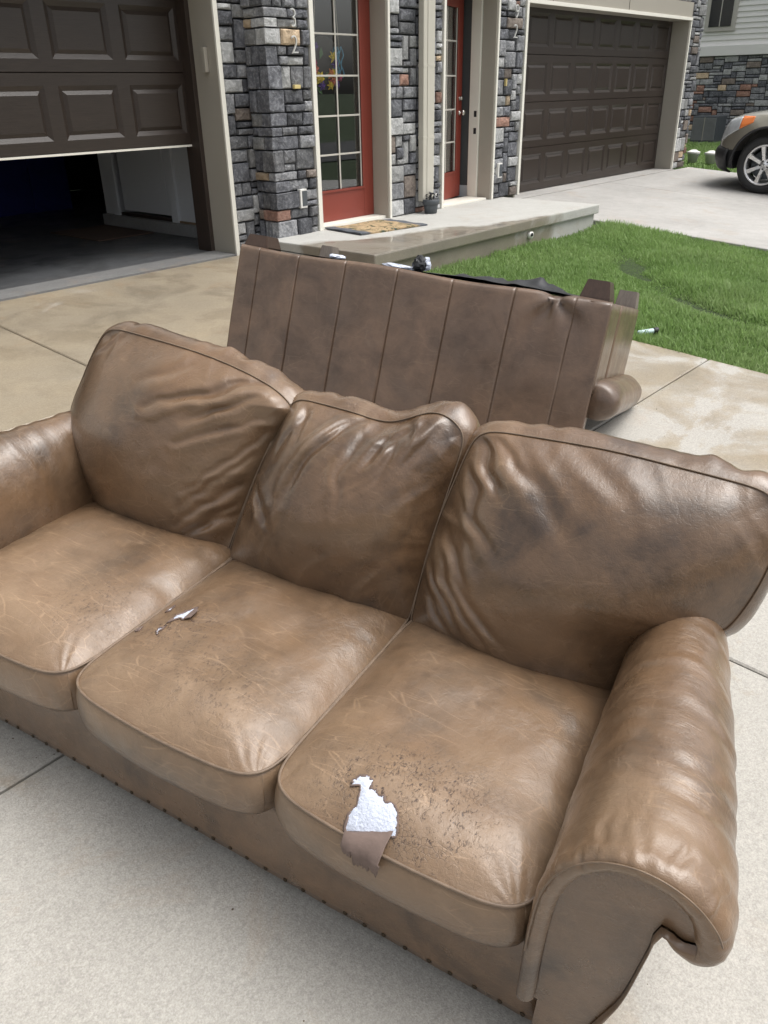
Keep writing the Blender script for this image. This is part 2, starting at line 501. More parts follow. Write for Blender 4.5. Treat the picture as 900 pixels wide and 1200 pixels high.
def grass_mat():
    t = NT('grass_blade')
    geo = t.n('NewGeometry').outputs['Position']
    tip = t.attr('tip')
    hue = t.attr('hue')
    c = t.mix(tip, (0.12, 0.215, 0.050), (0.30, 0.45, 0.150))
    c = t.mix(t.math('MULTIPLY', hue, 0.6), c, (0.34, 0.42, 0.20))
    n = t.noise(geo, 1.5, 3)
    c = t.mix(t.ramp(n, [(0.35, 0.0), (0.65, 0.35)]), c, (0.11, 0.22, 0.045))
    t.set(Base_Color=c, Roughness=0.5, Specular_IOR_Level=0.35)
    tl = t.n('BsdfTranslucent')
    t.l(c, tl.inputs['Color'])
    mx = t.n('MixShader', Fac=0.42)
    t.l(t.b.outputs[0], mx.inputs[1])
    t.l(tl.outputs[0], mx.inputs[2])
    t.l(mx.outputs[0], t.out.inputs['Surface'])
    return t.m
M['grass'] = grass_mat()

# ------------------------------------------------------------------ the setting
YF, YP = 5.73, 5.477          # garage facade, porch wall plane
SL = 0.07                     # fall of the drive towards the street
def gz(y):
    if y >= YF: return 0.0
    if y > -5.0: return SL * (y - YF)
    return SL * (-5.0 - YF)
def strip_sheet(name, x0, x1, ys, mat, drop=0.0, kind='structure', parent=None):
    V, F = [], []
    for y in ys:
        V += [(x0, y, gz(y) - drop), (x1, y, gz(y) - drop)]
    for i in range(len(ys) - 1):
        F.append((2 * i, 2 * i + 1, 2 * i + 3, 2 * i + 2))
    o = mesh_obj(name, V, F, mat, parent)
    if kind: o['kind'] = kind
    return o
strip_sheet('ground', -400, 400, [-400, -60, -20, -5.0, 0, 3, YF, 12, 60, 400], M['soil'], 0.05)
street = mesh_obj('street', [(-300, -16, gz(-9) - 0.02), (300, -16, gz(-9) - 0.02), (300, -8.5, gz(-9) - 0.02), (-300, -8.5, gz(-9) - 0.02)], [(0, 1, 2, 3)], plain('asphalt', (0.05, 0.05, 0.052), 0.85, 0.2, 20))
street['kind'] = 'structure'

def slab_block(parent, x0, x1, y0, y1, mat, name='slab', th=0.09):
    g = 0.0045
    bm = bmesh.new()
    xa, xb, ya, yb = x0 + g, x1 - g, y0 + g, y1 - g
    e = 0.006
    rings = []
    for (i, dz) in ((0, -th), (0, -e), (e, 0.0)):
        rings.append([bm.verts.new((x, y, gz(y) + dz)) for x, y in ((xa + i, ya + i), (xb - i, ya + i), (xb - i, yb - i), (xa + i, yb - i))])
    for a, b in zip(rings, rings[1:]):
        for k in range(4):
            bm.faces.new((a[k], a[(k + 1) % 4], b[(k + 1) % 4], b[k]))
    bm.faces.new(rings[-1])
    return bm_obj(name, bm, mat, parent)
drive = strip_sheet('driveway', -3.4, 5.06, [-8.4, -5.0, 0, YF - 0.012], M['joint'], 0.022)
XS = [-3.4, -0.8, 2.25, 5.06]
YS = [-4.9, -2.3, -0.25, 1.70, 3.69, YF - 0.012]
for i in range(3):
    for j in range(5):
        slab_block(drive, XS[i], XS[i + 1], YS[j], YS[j + 1], M['drive'])
drive2 = strip_sheet('neighbour_driveway', 8.80, 14.6, [-8.4, -5.0, 0, 5.80], M['joint'], 0.022)
for i, (xa, xb) in enumerate(((8.80, 11.7), (11.7, 14.6))):
    for ya, yb in ((-4.9, -1.5), (-1.5, 2.2), (2.2, 5.80)):
        slab_block(drive2, xa, xb, ya, yb, M['drive2'])

# garage slabs (sill strip proud of the drive)
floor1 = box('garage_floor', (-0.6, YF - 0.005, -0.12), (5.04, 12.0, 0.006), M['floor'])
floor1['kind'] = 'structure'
sill1 = box('garage_sill', (-0.2, YF - 0.008, -0.11), (4.632, 6.02, 0.0105), M['sill'])
sill1['kind'] = 'structure'
sill2 = box('garage_sill', (8.76, 5.80, -0.12), (14.02, 6.5, 0.006), M['drive2'])
sill2['kind'] = 'structure'

# porch
porch = empty('porch', (6.6, 4.9, 0), kind='structure')
def pbox(name, lo, hi, mat, parent, bev=0.0):
    o = box(name, lo, hi, mat, parent, bev)
    p = parent
    while p is not None:
        o.location = tuple(a - b for a, b in zip(o.location, p.location))
        p = p.parent
    return o
pbox('slab', (4.80, 4.262, 0.035), (8.45, 5.70, 0.127), M['porch'], porch, 0.012)
pbox('riser', (4.84, 4.295, -0.35), (8.41, 5.70, 0.036), M['porch'], porch, 0.006)
pp = tube('drain_pipe', [(7.10 - 6.6, 4.300 - 4.9, -0.02), (7.10 - 6.6, 4.262 - 4.9, -0.022)], 0.034, M['white_plastic'], porch, 20)
pp2 = tube('pipe_bore', [(7.10 - 6.6, 4.27 - 4.9, -0.02), (7.10 - 6.6, 4.2605 - 4.9, -0.022)], 0.025, M['black_plastic'], pp, 16)

# ------------------------------------------------------------------ the townhouse
house = empty('townhouse', (0, 0, 0), 'dark stone veneer townhouse with two red doors and brown garage doors', 'house')

def stone_mesh(w, h, dp, rng):
    """irregular split-face block: x 0..w, z 0..h, front at y=-dp, rough face"""
    nx, nz = 3, 2
    c = min(0.010, w * 0.12, h * 0.16)
    V, F = [], []
    def loop(ins, y, jit):
        pts = []
        x0, x1, z0, z1 = ins, w - ins, ins, h - ins
        for i in range(nx): pts.append((x0 + (x1 - x0) * i / nx, z0))
        for i in range(nz): pts.append((x1, z0 + (z1 - z0) * i / nz))
        for i in range(nx): pts.append((x1 - (x1 - x0) * i / nx, z1))
        for i in range(nz): pts.append((x0, z1 - (z1 - z0) * i / nz))
        return [(px + rng.uniform(-jit, jit), y + rng.uniform(-jit, jit) * 0.7, pz + rng.uniform(-jit, jit)) for px, pz in pts]
    n = 2 * (nx + nz)
    tilt = rng.uniform(-0.006, 0.006)
    V += loop(0, 0.0, 0.0)
    V += [(a, b, cc) for a, b, cc in loop(0.001, -dp + c, 0.0022)]
    ring = loop(c, -dp, 0.003)
    V += [(a, b + tilt * (2 * a / w - 1), cc) for a, b, cc in ring]
    for r in range(2):
        for k in range(n):
            F.append((r * n + k, r * n + (k + 1) % n, (r + 1) * n + (k + 1) % n, (r + 1) * n + k))
    inner = len(V)
    for i in (1, 2):
        V.append((w * i / nx + rng.uniform(-.006, .006), -dp - rng.uniform(0.0, 0.010) + tilt * (2 * i / nx - 1), h * 0.5 + rng.uniform(-.01, .01)))
    o = 2 * n
    a, b = inner, inner + 1
    q = [o + k for k in range(n)]   # 0,1,2 bottom | 3,4 right | 5,6,7 top | 8,9 left
    F += [(q[0], q[1], a), (q[1], q[2], b, a), (q[2], q[3], b), (q[3], q[4], b), (q[4], q[5], b), (q[5], q[6], b), (q[6], q[7], a, b), (q[7], q[8], a), (q[8], q[9], a), (q[9], q[0], a)]
    return V, F
def pack(W, H, rng, unit=0.052, maxw=6, maxh=4, skip=None):
    nx, nz = max(2, round(W / unit)), max(2, round(H / unit))
    occ = np.zeros((nx, nz), bool)
    out = []
    for z in range(nz):
        x = 0
        while x < nx:
            if occ[x, z]:
                x += 1
                continue
            run = 0
            while x + run < nx and not occ[x + run, z] and run < maxw: run += 1
            hh = rng.choices([1, 2, 3, 4][:maxh], [0.22, 0.50, 0.23, 0.05][:maxh])[0]
            ww = rng.choice([2, 3, 3, 4, 4, 5] if hh < 3 else [2, 3, 4, 4])
            ww = min(ww, run)
            rest = run - ww
            if rest == 1: ww = run if run <= maxw else ww - 1
            hh = min(hh, nz - z)
            while hh > 1 and occ[x:x + ww, z:z + hh].any(): hh -= 1
            occ[x:x + ww, z:z + hh] = True
            out.append((x * W / nx, z * H / nz, ww * W / nx, hh * H / nz))
            x += ww
    return out
def stone_panel(name, org, xdir, W, H, parent, rng, corner=None, depth=0.045, joint=0.011, extra=None, thick=0.12):
    """mortar backing + one object for each stone. xdir is the wall's left-to-right direction seen from outside"""
    xd = Vector(xdir).normalized()
    nrm = xd.cross(Vector((0, 0, 1)))            # outward
    Mx = Matrix(((xd.x, -nrm.x, 0, org[0]), (xd.y, -nrm.y, 0, org[1]), (0, 0, 1, org[2]), (0, 0, 0, 1)))
    bm = bmesh.new()
    add_box(bm, (0, 0, 0), (W, thick, H), 0)
    wall = bm_obj(name, bm, M['mortar'], parent)
    wall.matrix_local = Mx
    rects = extra if extra is not None else pack(W, H, rng)
    for (x, z, w, h) in rects:
        j = joint
        V, F = stone_mesh(w - j, h - j, depth + rng.uniform(-0.010, 0.014), rng)
        me = bpy.data.meshes.new('stone')
        me.from_pydata(V, [], F)
        me.materials.append(rng.choices(M['stone'], STONE_W)[0])
        o = link_mesh('stone', me, None, wall)
        o.location = (x + j / 2, 0, z + j / 2)
    return wall
rs = random.Random(3)
ZB, ZT = 0.127, 2.9
D = 0.045
# wall beside the first garage, and the pier with its return
stone_panel('stone_wall', (4.685, YF + 0.045, 0.0), (1, 0, 0), 0.30, 2.55, house, rs)
def corner_pier(name, x0, x1, yfront, yback, z0, z1, rng):
    """pier with quoins that wrap the left front corner"""
    W, Dp, Hh = x1 - x0, yback - yfront, z1 - z0
    core = box(name, (x0 + 0.035, yfront + 0.035, z0), (x1, yback + 0.25, z1), M['mortar'], house)
    z = z0
    k = 0
    while z < z1 - 0.03:
        h = rng.choice([0.07, 0.09, 0.105, 0.12, 0.14, 0.17])
        h = min(h, z1 - z)
        fl = rng.uniform(0.15, 0.30) if k % 2 else rng.uniform(0.10, 0.17)      # length on the front
        rl = rng.uniform(0.08, 0.12) if k % 2 else rng.uniform(0.13, 0.19)      # length on the return
        j = 0.010
        bm = bmesh.new()
        add_box(bm, (x0 - 0.010 + rng.uniform(-.008, .006), yfront - 0.012 + rng.uniform(-.010, .008), z + j / 2), (x0 + fl - j, yfront + rl - j, z + h - j / 2), 0.010)
        for vv in bm.verts:
            vv.co += Vector((rng.uniform(-1, 1), rng.uniform(-1, 1), rng.uniform(-1, 1))) * 0.0035
        bm_obj('stone', bm, rng.choices(M['stone'], STONE_W)[0], core)
        # rest of the front course
        x = x0 + fl
        while x < x1 - 0.02:
            w = rng.choice([0.10, 0.14, 0.18, 0.22])
            if x1 - x - w < 0.07: w = x1 - x
            cuts = [(0, h)] if h < 0.13 or rng.random() < 0.35 else [(0, h * 0.5), (h * 0.5, h * 0.5)] if rng.random() < 0.6 else [(0, h * 0.36), (h * 0.36, h * 0.64)]
            for z_, h_ in cuts:
                V, F = stone_mesh(w - j, h_ - j, 0.045 + rng.uniform(-.014, .014), rng)
                me = bpy.data.meshes.new('stone')
                me.from_pydata(V, [], F)
                o = link_mesh('stone', me, rng.choices(M['stone'], STONE_W)[0], core)
                o.location = (x + j / 2, yfront + 0.036, z + z_ + j / 2)
            x += w
        # rest of the return (faces -X)
        y = yfront + rl
        while y < yback - 0.02:
            w = rng.choice([0.10, 0.14])
            if yback - y - w < 0.06: w = yback - y
            V, F = stone_mesh(w - j, h - j, 0.045 + rng.uniform(-.012, .008), rng)
            V = [(b + 0.036 + x0, y + w - a - j / 2, c + z + j / 2) for a, b, c in V]
            mesh_obj('stone', V, F, rng.choices(M['stone'], STONE_W)[0], core)
            y += w
        z += h
        k += 1
    return core
corner_pier('stone_pier', 4.935, 5.412, YP, YF, -0.05, 2.35, rs)
stone_panel('stone_wall', (6.425, YP + 0.045, ZB), (1, 0, 0), 0.40, 2.2, house, rs)
stone_panel('stone_wall', (6.83, YP + 0.045, ZB), (1, 0, 0), 0.40, 2.2, house, rs)
stone_panel('stone_wall', (8.195, YP + 0.045, ZB), (1, 0, 0), 0.505, 2.2, house, rs)
stone_panel('stone_wall', (14.06, 5.90, 0.0), (1, 0, 0), 0.48, 2.75, house, rs)
stone_panel('stone_wall', (14.60, 5.90 + 0.9, 0.0), (0, -1, 0), 0.9, 2.75, house, rs) if False else None
pier2 = box('end_wall', (14.06, 5.99, 0.0), (14.50, 11.9, 3.2), M['mortar'], house)

# trims, jambs, headers
def hb(name, lo, hi, mat, bev=0.003): return box(name, lo, hi, mat, house, bev)
hb('garage_jamb', (4.64, YF + 0.010, 0.006), (4.684, 6.10, 2.3), M['trim'])
hb('corner_trim', (4.640, YF - 0.012, -0.01), (4.682, YF + 0.008, 2.3), M['trim_white'])
hb('door_stop', (4.600, 6.015, 0.006), (4.655, 6.20, 2.3), M['jamb_brown'])
hb('garage_jamb', (-0.28, YF - 0.012, -0.01), (-0.20, 6.10, 2.3), M['trim'])
hb('garage_header', (-0.28, YF + 0.0, 2.13), (4.638, 6.10, 2.36), M['trim'])
# first entry door surround
hb('door_trim', (5.414, YP - 0.018, ZB), (5.462, YP + 0.185, 2.23), M['trim_white'])
hb('door_jamb', (6.384, YP - 0.002, ZB), (6.424, YP + 0.30, 2.23), M['trim'])
hb('door_trim', (6.396, YP - 0.020, ZB), (6.424, YP - 0.003, 2.23), M['trim_white'])
hb('door_sill', (5.463, YP + 0.03, ZB), (6.383, YP + 0.30, ZB + 0.025), M['trim_white'])
hb('door_header', (5.463, YP - 0.01, 2.17), (6.383, YP + 0.30, 2.27), M['trim'])
# second
hb('door_trim', (7.233, YP - 0.018, ZB), (7.268, YP + 0.185, 2.23), M['trim_white'])
hb('door_jamb', (8.151, YP - 0.002, ZB), (8.194, YP + 0.175, 2.23), M['trim'])
hb('strike_jamb', (8.130, YP + 0.176, ZB), (8.194, YP + 0.30, 2.23), M['trim_white'])
hb('door_trim', (8.165, YP - 0.020, ZB), (8.194, YP - 0.003, 2.23), M['trim_white'])
hb('door_sill', (7.269, YP + 0.03, ZB), (8.129, YP + 0.30, ZB + 0.022), M['trim_white'])
hb('door_header', (7.269, YP - 0.01, 2.17), (8.150, YP + 0.30, 2.27), M['trim'])
for z in (0.80, 0.97):
    hb('strike_plate', (8.1285, YP + 0.20, z), (8.1305, YP + 0.235, z + 0.06), M['black_plastic'], 0)
# second garage
hb('corner_trim', (8.702, YP - 0.018, ZB), (8.745, YP + 0.04, 2.3), M['trim_white'])
hb('garage_jamb', (8.703, YP + 0.042, 0.0), (8.744, 5.858, 2.3), M['trim'])
hb('garage_jamb', (8.703, 5.862, 0.0), (9.17, 6.30, 2.1), M['trim'])
hb('garage_jamb', (14.012, 5.875, 0.006), (14.058, 6.30, 2.107), M['trim'])
hb('corner_trim', (14.022, 5.848, 0.0), (14.058, 5.874, 2.107), M['trim_white'])
hb('garage_header', (8.747, 5.86, 2.108), (14.058, 6.30, 2.345), M['trim'])
hb('header_trim', (8.747, 5.842, 2.108), (14.058, 5.858, 2.150), M['trim_white'])
for x in (9.9, 11.9):
    hb('header_joint', (x, 5.8555, 2.152), (x + 0.004, 5.8595, 2.340), M['joint'], 0)
stone_panel('stone_wall', (8.747, 5.93, 2.348), (1, 0, 0), 5.85, 0.42, house, rs, thick=0.3)
# upper storey and roof, mostly above the frame
hb('upper_wall', (-3.0, YF + 0.06, 2.362), (8.74, 12.0, 6.2), M['siding'], 0)
hb('upper_wall', (8.742, 6.0, 2.78), (14.55, 12.0, 6.2), M['siding'], 0)
hb('door_wall', (4.99, YP + 0.10, 2.272), (8.70, YF + 0.059, 3.0), M['siding'], 0)
hb('side_wall', (-3.0, YF + 0.06, -0.02), (-0.282, 12.0, 2.361), M['siding'], 0)
rv = [(-3.4, YF - 0.5, 6.2), (14.9, YF - 0.5, 6.2), (14.9, 12.4, 6.2), (-3.4, 12.4, 6.2), (-3.4, 9.0, 8.6), (14.9, 9.0, 8.6)]
mesh_obj('roof', rv, [(0, 1, 5, 4), (2, 3, 4, 5), (0, 4, 3), (1, 2, 5), (0, 3, 2, 1)], M['roof'], house)

# garage doors -----------------------------------------------------------
def garage_door(x0, x1, y, zb, zt, name):
    door = empty(name, (x0, y, zb), parent=house)
    W = x1 - x0
    sh = 0.533
    ncol = 8
    nsec = int(math.ceil((zt - zb) / sh - 0.01))
    per = W / ncol
    px, pz0, pz1 = (per - 0.495) / 2, 0.085, 0.448
    gr = 0.034       # width of each slope of the groove
    gd = 0.017
    for s in range(nsec):
        V, F = [], []
        def quad(a, b, c, d):
            i = len(V)
            V.extend((a, b, c, d))
            F.append((i, i + 1, i + 2, i + 3))
        z0 = s * sh
        e = 0.004
        quad((0, 0, z0 + e), (W, 0, z0 + e), (W, 0, z0 + pz0), (0, 0, z0 + pz0))
        quad((0, 0, z0 + pz1), (W, 0, z0 + pz1), (W, 0, z0 + sh - e), (0, 0, z0 + sh - e))
        quad((0, 0.012, z0), (W, 0.012, z0), (W, 0, z0 + e), (0, 0, z0 + e))
        quad((0, 0, z0 + sh - e), (W, 0, z0 + sh - e), (W, 0.012, z0 + sh), (0, 0.012, z0 + sh))
        quad((0, 0.045, z0), (0, 0.045, z0 + sh), (W, 0.045, z0 + sh), (W, 0.045, z0))
        quad((0, 0.045, z0), (W, 0.045, z0), (W, 0.012, z0), (0, 0.012, z0))
        quad((W, 0, z0), (W, 0.045, z0), (W, 0.045, z0 + sh), (W, 0, z0 + sh))
        xs = [0] + [v for c in range(ncol) for v in (c * per + px, (c + 1) * per - px)] + [W]
        for c in range(0, len(xs), 2):
            quad((xs[c], 0, z0 + pz0), (xs[c + 1], 0, z0 + pz0), (xs[c + 1], 0, z0 + pz1), (xs[c], 0, z0 + pz1))
        for c in range(ncol):
            a, b = c * per + px, (c + 1) * per - px
            O4 = [(a, 0, z0 + pz0), (b, 0, z0 + pz0), (b, 0, z0 + pz1), (a, 0, z0 + pz1)]
            I4 = [(a + gr, gd, z0 + pz0 + gr), (b - gr, gd, z0 + pz0 + gr), (b - gr, gd, z0 + pz1 - gr), (a + gr, gd, z0 + pz1 - gr)]
            for k in range(4):
                quad(O4[k], O4[(k + 1) % 4], I4[(k + 1) % 4], I4[k])
        sec = mesh_obj('section', V, F, M['door_brown'], door)
        for c in range(ncol):
            a, b = c * per + px + gr, (c + 1) * per - px - gr
            u0, u1 = z0 + pz0 + gr, z0 + pz1 - gr
            g2 = gr * 0.8
            PV = [(a, gd, u0), (b, gd, u0), (b, gd, u1), (a, gd, u1), (a + g2, 0.002, u0 + g2), (b - g2, 0.002, u0 + g2), (b - g2, 0.002, u1 - g2), (a + g2, 0.002, u1 - g2)]
            mesh_obj('panel', PV, [(0, 1, 5, 4), (1, 2, 6, 5), (2, 3, 7, 6), (3, 0, 4, 7), (4, 5, 6, 7)], M['door_brown'], sec if False else door)
    return door
gd1 = garage_door(-0.20, 4.625, 6.127, 0.872, 2.45, 'garage_door')
bs = box('bottom_seal', (0, -0.006, -0.016), (4.825, 0.046, -0.001), M['trim_white'], gd1)
garage_door(9.18, 14.0, 6.135, 0.012, 2.14, 'garage_door')
# keypad on the first jamb
kp = box('keypad', (4.602, 5.835, 1.40), (4.638, 5.875, 1.575), M['trim'], house, 0.004)

# entry doors -------------------------------------------------------------
def entry_door(x0, w, y, z0, h, ang, wreath_side=False, handle=False):
    d = empty('door', (x0, y, z0), parent=house)
    d.rotation_euler = (0, 0, ang)
    st, bt, tp = 0.135, 0.255, 0.14
    th = 0.042
    fr = bmesh.new()
    add_box(fr, (0, 0, 0), (st, th, h), 0.003)
    add_box(fr, (w - st, 0, 0), (w, th, h), 0.003)
    add_box(fr, (st + 0.0005, 0.001, 0), (w - st - 0.0005, th - 0.001, bt), 0.003)
    add_box(fr, (st + 0.0005, 0.001, h - tp), (w - st - 0.0005, th - 0.001, h), 0.003)
    bm_obj('door_leaf', fr, M['red'], d)
    gx0, gx1, gz0, gz1 = st, w - st, bt, h - tp
    # moulding round the light
    mo = bmesh.new()
    m = 0.022
    add_box(mo, (gx0, -0.010, gz0), (gx1, 0.0, gz0 + m), 0.003)
    add_box(mo, (gx0, -0.010, gz1 - m), (gx1, 0.0, gz1), 0.003)
    add_box(mo, (gx0, -0.0095, gz0 + m), (gx0 + m, 0.0, gz1 - m), 0.003)
    add_box(mo, (gx1 - m, -0.0095, gz0 + m), (gx1, 0.0, gz1 - m), 0.003)
    bm_obj('glazing_bead', mo, M['red'], d)
    zs = [gz0 + (gz1 - gz0) * k / 5 for k in range(6)]
    xm = (gx0 + gx1) / 2
    mw = 0.0075
    for k in range(1, 5):
        box('muntin', (gx0 + m, 0.006, zs[k] - mw), (gx1 - m, 0.014, zs[k] + mw), M['muntin'], d, 0.002)
    box('muntin', (xm - mw, 0.0045, gz0 + m), (xm + mw, 0.0125, gz1 - m), M['muntin'], d, 0.002)
    box('light_frame', (gx1 - m - 0.012, 0.005, gz0 + m), (gx1 - m, 0.014, gz1 - m), M['muntin'], d, 0.001)
    box('light_frame', (gx0 + m, 0.005, gz0 + m), (gx0 + m + 0.012, 0.014, gz1 - m), M['muntin'], d, 0.001)
    for k in range(5):
        for (a, b) in ((gx0, xm - 0.0005), (xm + 0.0005, gx1)):
            box('pane', (a + 0.001, 0.017, zs[k] + 0.0005), (b - 0.001, 0.021, zs[k + 1] - 0.0005), M['glass'], d)
    if handle:
        for z, r in ((0.86, 0.030), (1.00, 0.026)):
            kn = lathe('knob' if r > 0.028 else 'deadbolt', [(0.026, 0), (0.026, 0.008), (0.011, 0.012), (0.011, 0.03), (r, 0.042), (r, 0.058), (0.012, 0.068)], M['steel'], d, 20)
            kn.location = (w - 0.065, 0, z)
            kn.rotation_euler = (math.pi / 2, 0, 0)
            if r < 0.028: kn.scale = (0.85, 0.85, 0.5)
    return d
d1 = entry_door(5.468, 0.912, 5.66, ZB + 0.026, 2.00, 0)
d2 = entry_door(7.29, 0.84, 5.66, ZB + 0.026, 2.00, math.radians(14), handle=True)

# rooms behind the doors (dark) and the garage interior
def room(name, lo, hi, mat, wallmat=None):
    x0, y0, z0 = lo
    x1, y1, z1 = hi
    V = [(x0, y0, z0), (x1, y0, z0), (x1, y1, z0), (x0, y1, z0), (x0, y0, z1), (x1, y0, z1), (x1, y1, z1), (x0, y1, z1)]
    return mesh_obj(name, V, [(0, 1, 2, 3), (7, 6, 5, 4), (1, 5, 6, 2), (2, 6, 7, 3), (3, 7, 4, 0)], mat, house)
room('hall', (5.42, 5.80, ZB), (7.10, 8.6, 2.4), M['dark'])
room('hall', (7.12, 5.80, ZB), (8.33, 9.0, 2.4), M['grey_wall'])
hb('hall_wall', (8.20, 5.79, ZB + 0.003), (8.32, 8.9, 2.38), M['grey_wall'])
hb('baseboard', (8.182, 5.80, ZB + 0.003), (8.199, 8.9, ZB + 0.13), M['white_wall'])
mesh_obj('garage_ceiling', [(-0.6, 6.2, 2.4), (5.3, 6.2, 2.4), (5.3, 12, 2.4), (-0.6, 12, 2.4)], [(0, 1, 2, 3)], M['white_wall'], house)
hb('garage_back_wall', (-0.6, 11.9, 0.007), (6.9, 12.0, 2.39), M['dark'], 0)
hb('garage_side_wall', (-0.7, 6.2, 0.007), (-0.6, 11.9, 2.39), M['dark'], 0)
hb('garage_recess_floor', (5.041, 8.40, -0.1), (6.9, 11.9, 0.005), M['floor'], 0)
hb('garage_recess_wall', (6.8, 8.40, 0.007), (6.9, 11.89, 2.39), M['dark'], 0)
# right wall of the garage: curb, wall boards left and right of the inner door, the door
hb('inner_curb', (4.985, 6.16, 0.006), (5.35, 8.35, 0.118), M['curb'], 0.006)
hb('inner_wall', (5.04, 6.12, 0.119), (5.33, 7.10, 2.39), M['white_wall'], 0)
hb('inner_wall', (5.04, 8.14, 0.119), (5.33, 8.35, 2.39), M['white_wall'], 0)
hb('inner_wall', (5.04, 7.101, 2.15), (5.33, 8.139, 2.39), M['white_wall'], 0)
hb('sill_plate', (5.028, 6.16, 0.119), (5.0395, 7.03, 0.138), M['cardboard'], 0)
hb('casing', (5.012, 7.03, 0.119), (5.039, 7.13, 2.22), M['white_wall'])
hb('casing', (5.012, 8.06, 0.119), (5.039, 8.16, 2.22), M['white_wall'])
idoor = hb('inner_door', (5.085, 7.13, 0.165), (5.125, 8.06, 2.17), M['white_wall'])
for za, zb2 in ((0.32, 0.95), (1.1, 2.0)):
    box('door_panel', (5.079, 7.27, za), (5.0845, 7.92, zb2), M['white_wall'], idoor, 0.002)
hb('threshold', (5.03, 7.14, 0.119), (5.085, 8.05, 0.150), M['jamb_brown'])
# wall plates, doorbell, house numbers
ob = hb('outlet_box', (5.185, YP - 0.030, 0.345), (5.262, YP + 0.01, 0.500), M['white_plastic'], 0.004)
box('cover', (5.203, YP - 0.034, 0.362), (5.259, YP - 0.0305, 0.486), M['grey_plastic'], ob, 0.002)
ob2 = hb('outlet_box', (8.262, YP - 0.030, 0.345), (8.340, YP + 0.01, 0.500), M['white_plastic'], 0.004)
box('cover', (8.282, YP - 0.034, 0.362), (8.337, YP - 0.0305, 0.486), M['grey_plastic'], ob2, 0.002)
hb('doorbell', (5.195, YP - 0.028, 1.272), (5.265, YP + 0.0, 1.302), plain('yellowed_plastic', (0.62, 0.50, 0.22), 0.4), 0.005)
hb('doorbell', (8.345, YP - 0.028, 1.265), (8.362, YP + 0.0, 1.335), plain('yellowed_plastic', (0.62, 0.50, 0.22), 0.4), 0.003)
def digit(ch, x, z, size, tilt=0.0):
    cu = bpy.data.curves.new('number', 'FONT')
    cu.body = ch
    cu.size = size
    cu.extrude = 0.006
    cu.bevel_depth = 0.0012
    cu.align_x = 'CENTER'
    cu.align_y = 'CENTER'
    cu.offset = -0.0045
    cu.resolution_u = 6
    to = bpy.data.objects.new('number', cu)
    col.objects.link(to)
    me = bpy.data.meshes.new_from_object(to)
    bpy.data.objects.remove(to)
    bpy.data.curves.remove(cu)
    o = link_mesh('house_number', me, M['number'], house)
    o.location = (x, YP - 0.046, z)
    o.rotation_euler = (math.pi / 2, tilt, 0)
    o.scale = (0.85, 1, 1)
for ch, x, z in (('3', 5.205, 1.765), ('2', 5.205, 1.580), ('9', 8.46, 1.95), ('2', 8.45, 1.77)):
    digit(ch, x, z, 0.19)
# downspout
ds = empty('downspout', (6.905, YP - 0.03, ZB), parent=house)
for a, b in ((0.115, 0.70), (0.704, 1.32), (1.324, 2.3)):
    bm = bmesh.new()
    add_box(bm, (-0.088, -0.065, a), (0.088, 0.0, b), 0.010)
    add_box(bm, (-0.030, -0.070, a + 0.002), (0.0, -0.0655, b - 0.002), 0.002)
    bm_obj('pipe', bm, M['downspout'], ds)
for z in (0.70, 1.32):
    box('joint_band', (-0.0895, -0.0665, z - 0.012), (0.0895, 0.001, z + 0.016), M['downspout'], ds, 0.003)

# ------------------------------------------------------------------ small things on the porch
pot = empty('drain_pot', (6.90, YP - 0.13, ZB), 'small dark grey ribbed pot below the cream downspout', 'pot')
lathe('pot_body', [(0.062, 0.0), (0.072, 0.07), (0.074, 0.085), (0.086, 0.087), (0.090, 0.135), (0.084, 0.137), (0.078, 0.10)], M['grey_plastic'], pot, 28)
pv, pf = [], []
rp = random.Random(8)
for i in range(70):
    a, r = rp.uniform(0, 6.28), rp.uniform(0, 0.085)
    z = rp.uniform(0.10, 0.20)
    c = Vector((r * math.cos(a), r * math.sin(a), z))
    u1 = Vector((rp.uniform(-1, 1), rp.uniform(-1, 1), rp.uniform(-0.4, 1))).normalized() * rp.uniform(0.02, 0.045)
    v1 = u1.cross(Vector((rp.uniform(-1, 1), rp.uniform(-1, 1), 0.3))).normalized() * 0.012
    k = len(pv)
    pv += [c, c + u1 * 0.5 + v1, c + u1, c + u1 * 0.5 - v1]
    pf.append((k, k + 1, k + 2, k + 3))
mesh_obj('dead_leaves', pv, pf, M['black_plastic'], pot)
lathe('white_cap', [(0.001, 0.0), (0.016, 0.004), (0.018, 0.012), (0.010, 0.022), (0.001, 0.025)], M['white_plastic'], pot, 14, (0.025, -0.05, 0.165))

def mat_mat():
    t = NT('printed_doormat')
    co = t.coord()
    n = t.noise(co, 5.5, 5, 0.65, 1.5)
    n2 = t.noise(co, 190, 3)
    c = t.ramp(n, [(0.33, (0.06, 0.08, 0.11)), (0.40, (0.07, 0.08, 0.03)), (0.46, (0.36, 0.26, 0.15)), (0.56, (0.46, 0.34, 0.20)), (0.63, (0.075, 0.075, 0.025)), (0.7, (0.27, 0.16, 0.09))])
    sx = t.n('SeparateXYZ')
    t.l(co, sx.inputs[0])
    ex = t.math('ABSOLUTE', sx.outputs[0])
    c = t.mix(t.ramp(ex, [(0.27, 0), (0.31, 0.85)]), c, (0.05, 0.075, 0.11))
    return t.set(Base_Color=c, Roughness=0.95, Normal=t.bump(n2, 0.7, 0.004))
bm = bmesh.new()
bmesh.ops.create_grid(bm, x_segments=24, y_segments=16, size=0.5)
for vv in bm.verts:
    vv.co = Vector((vv.co.x * 0.80, vv.co.y * 0.52, 0.012 + 0.004 * math.sin(vv.co.x * 9) + 0.003 * math.sin(vv.co.y * 13)))
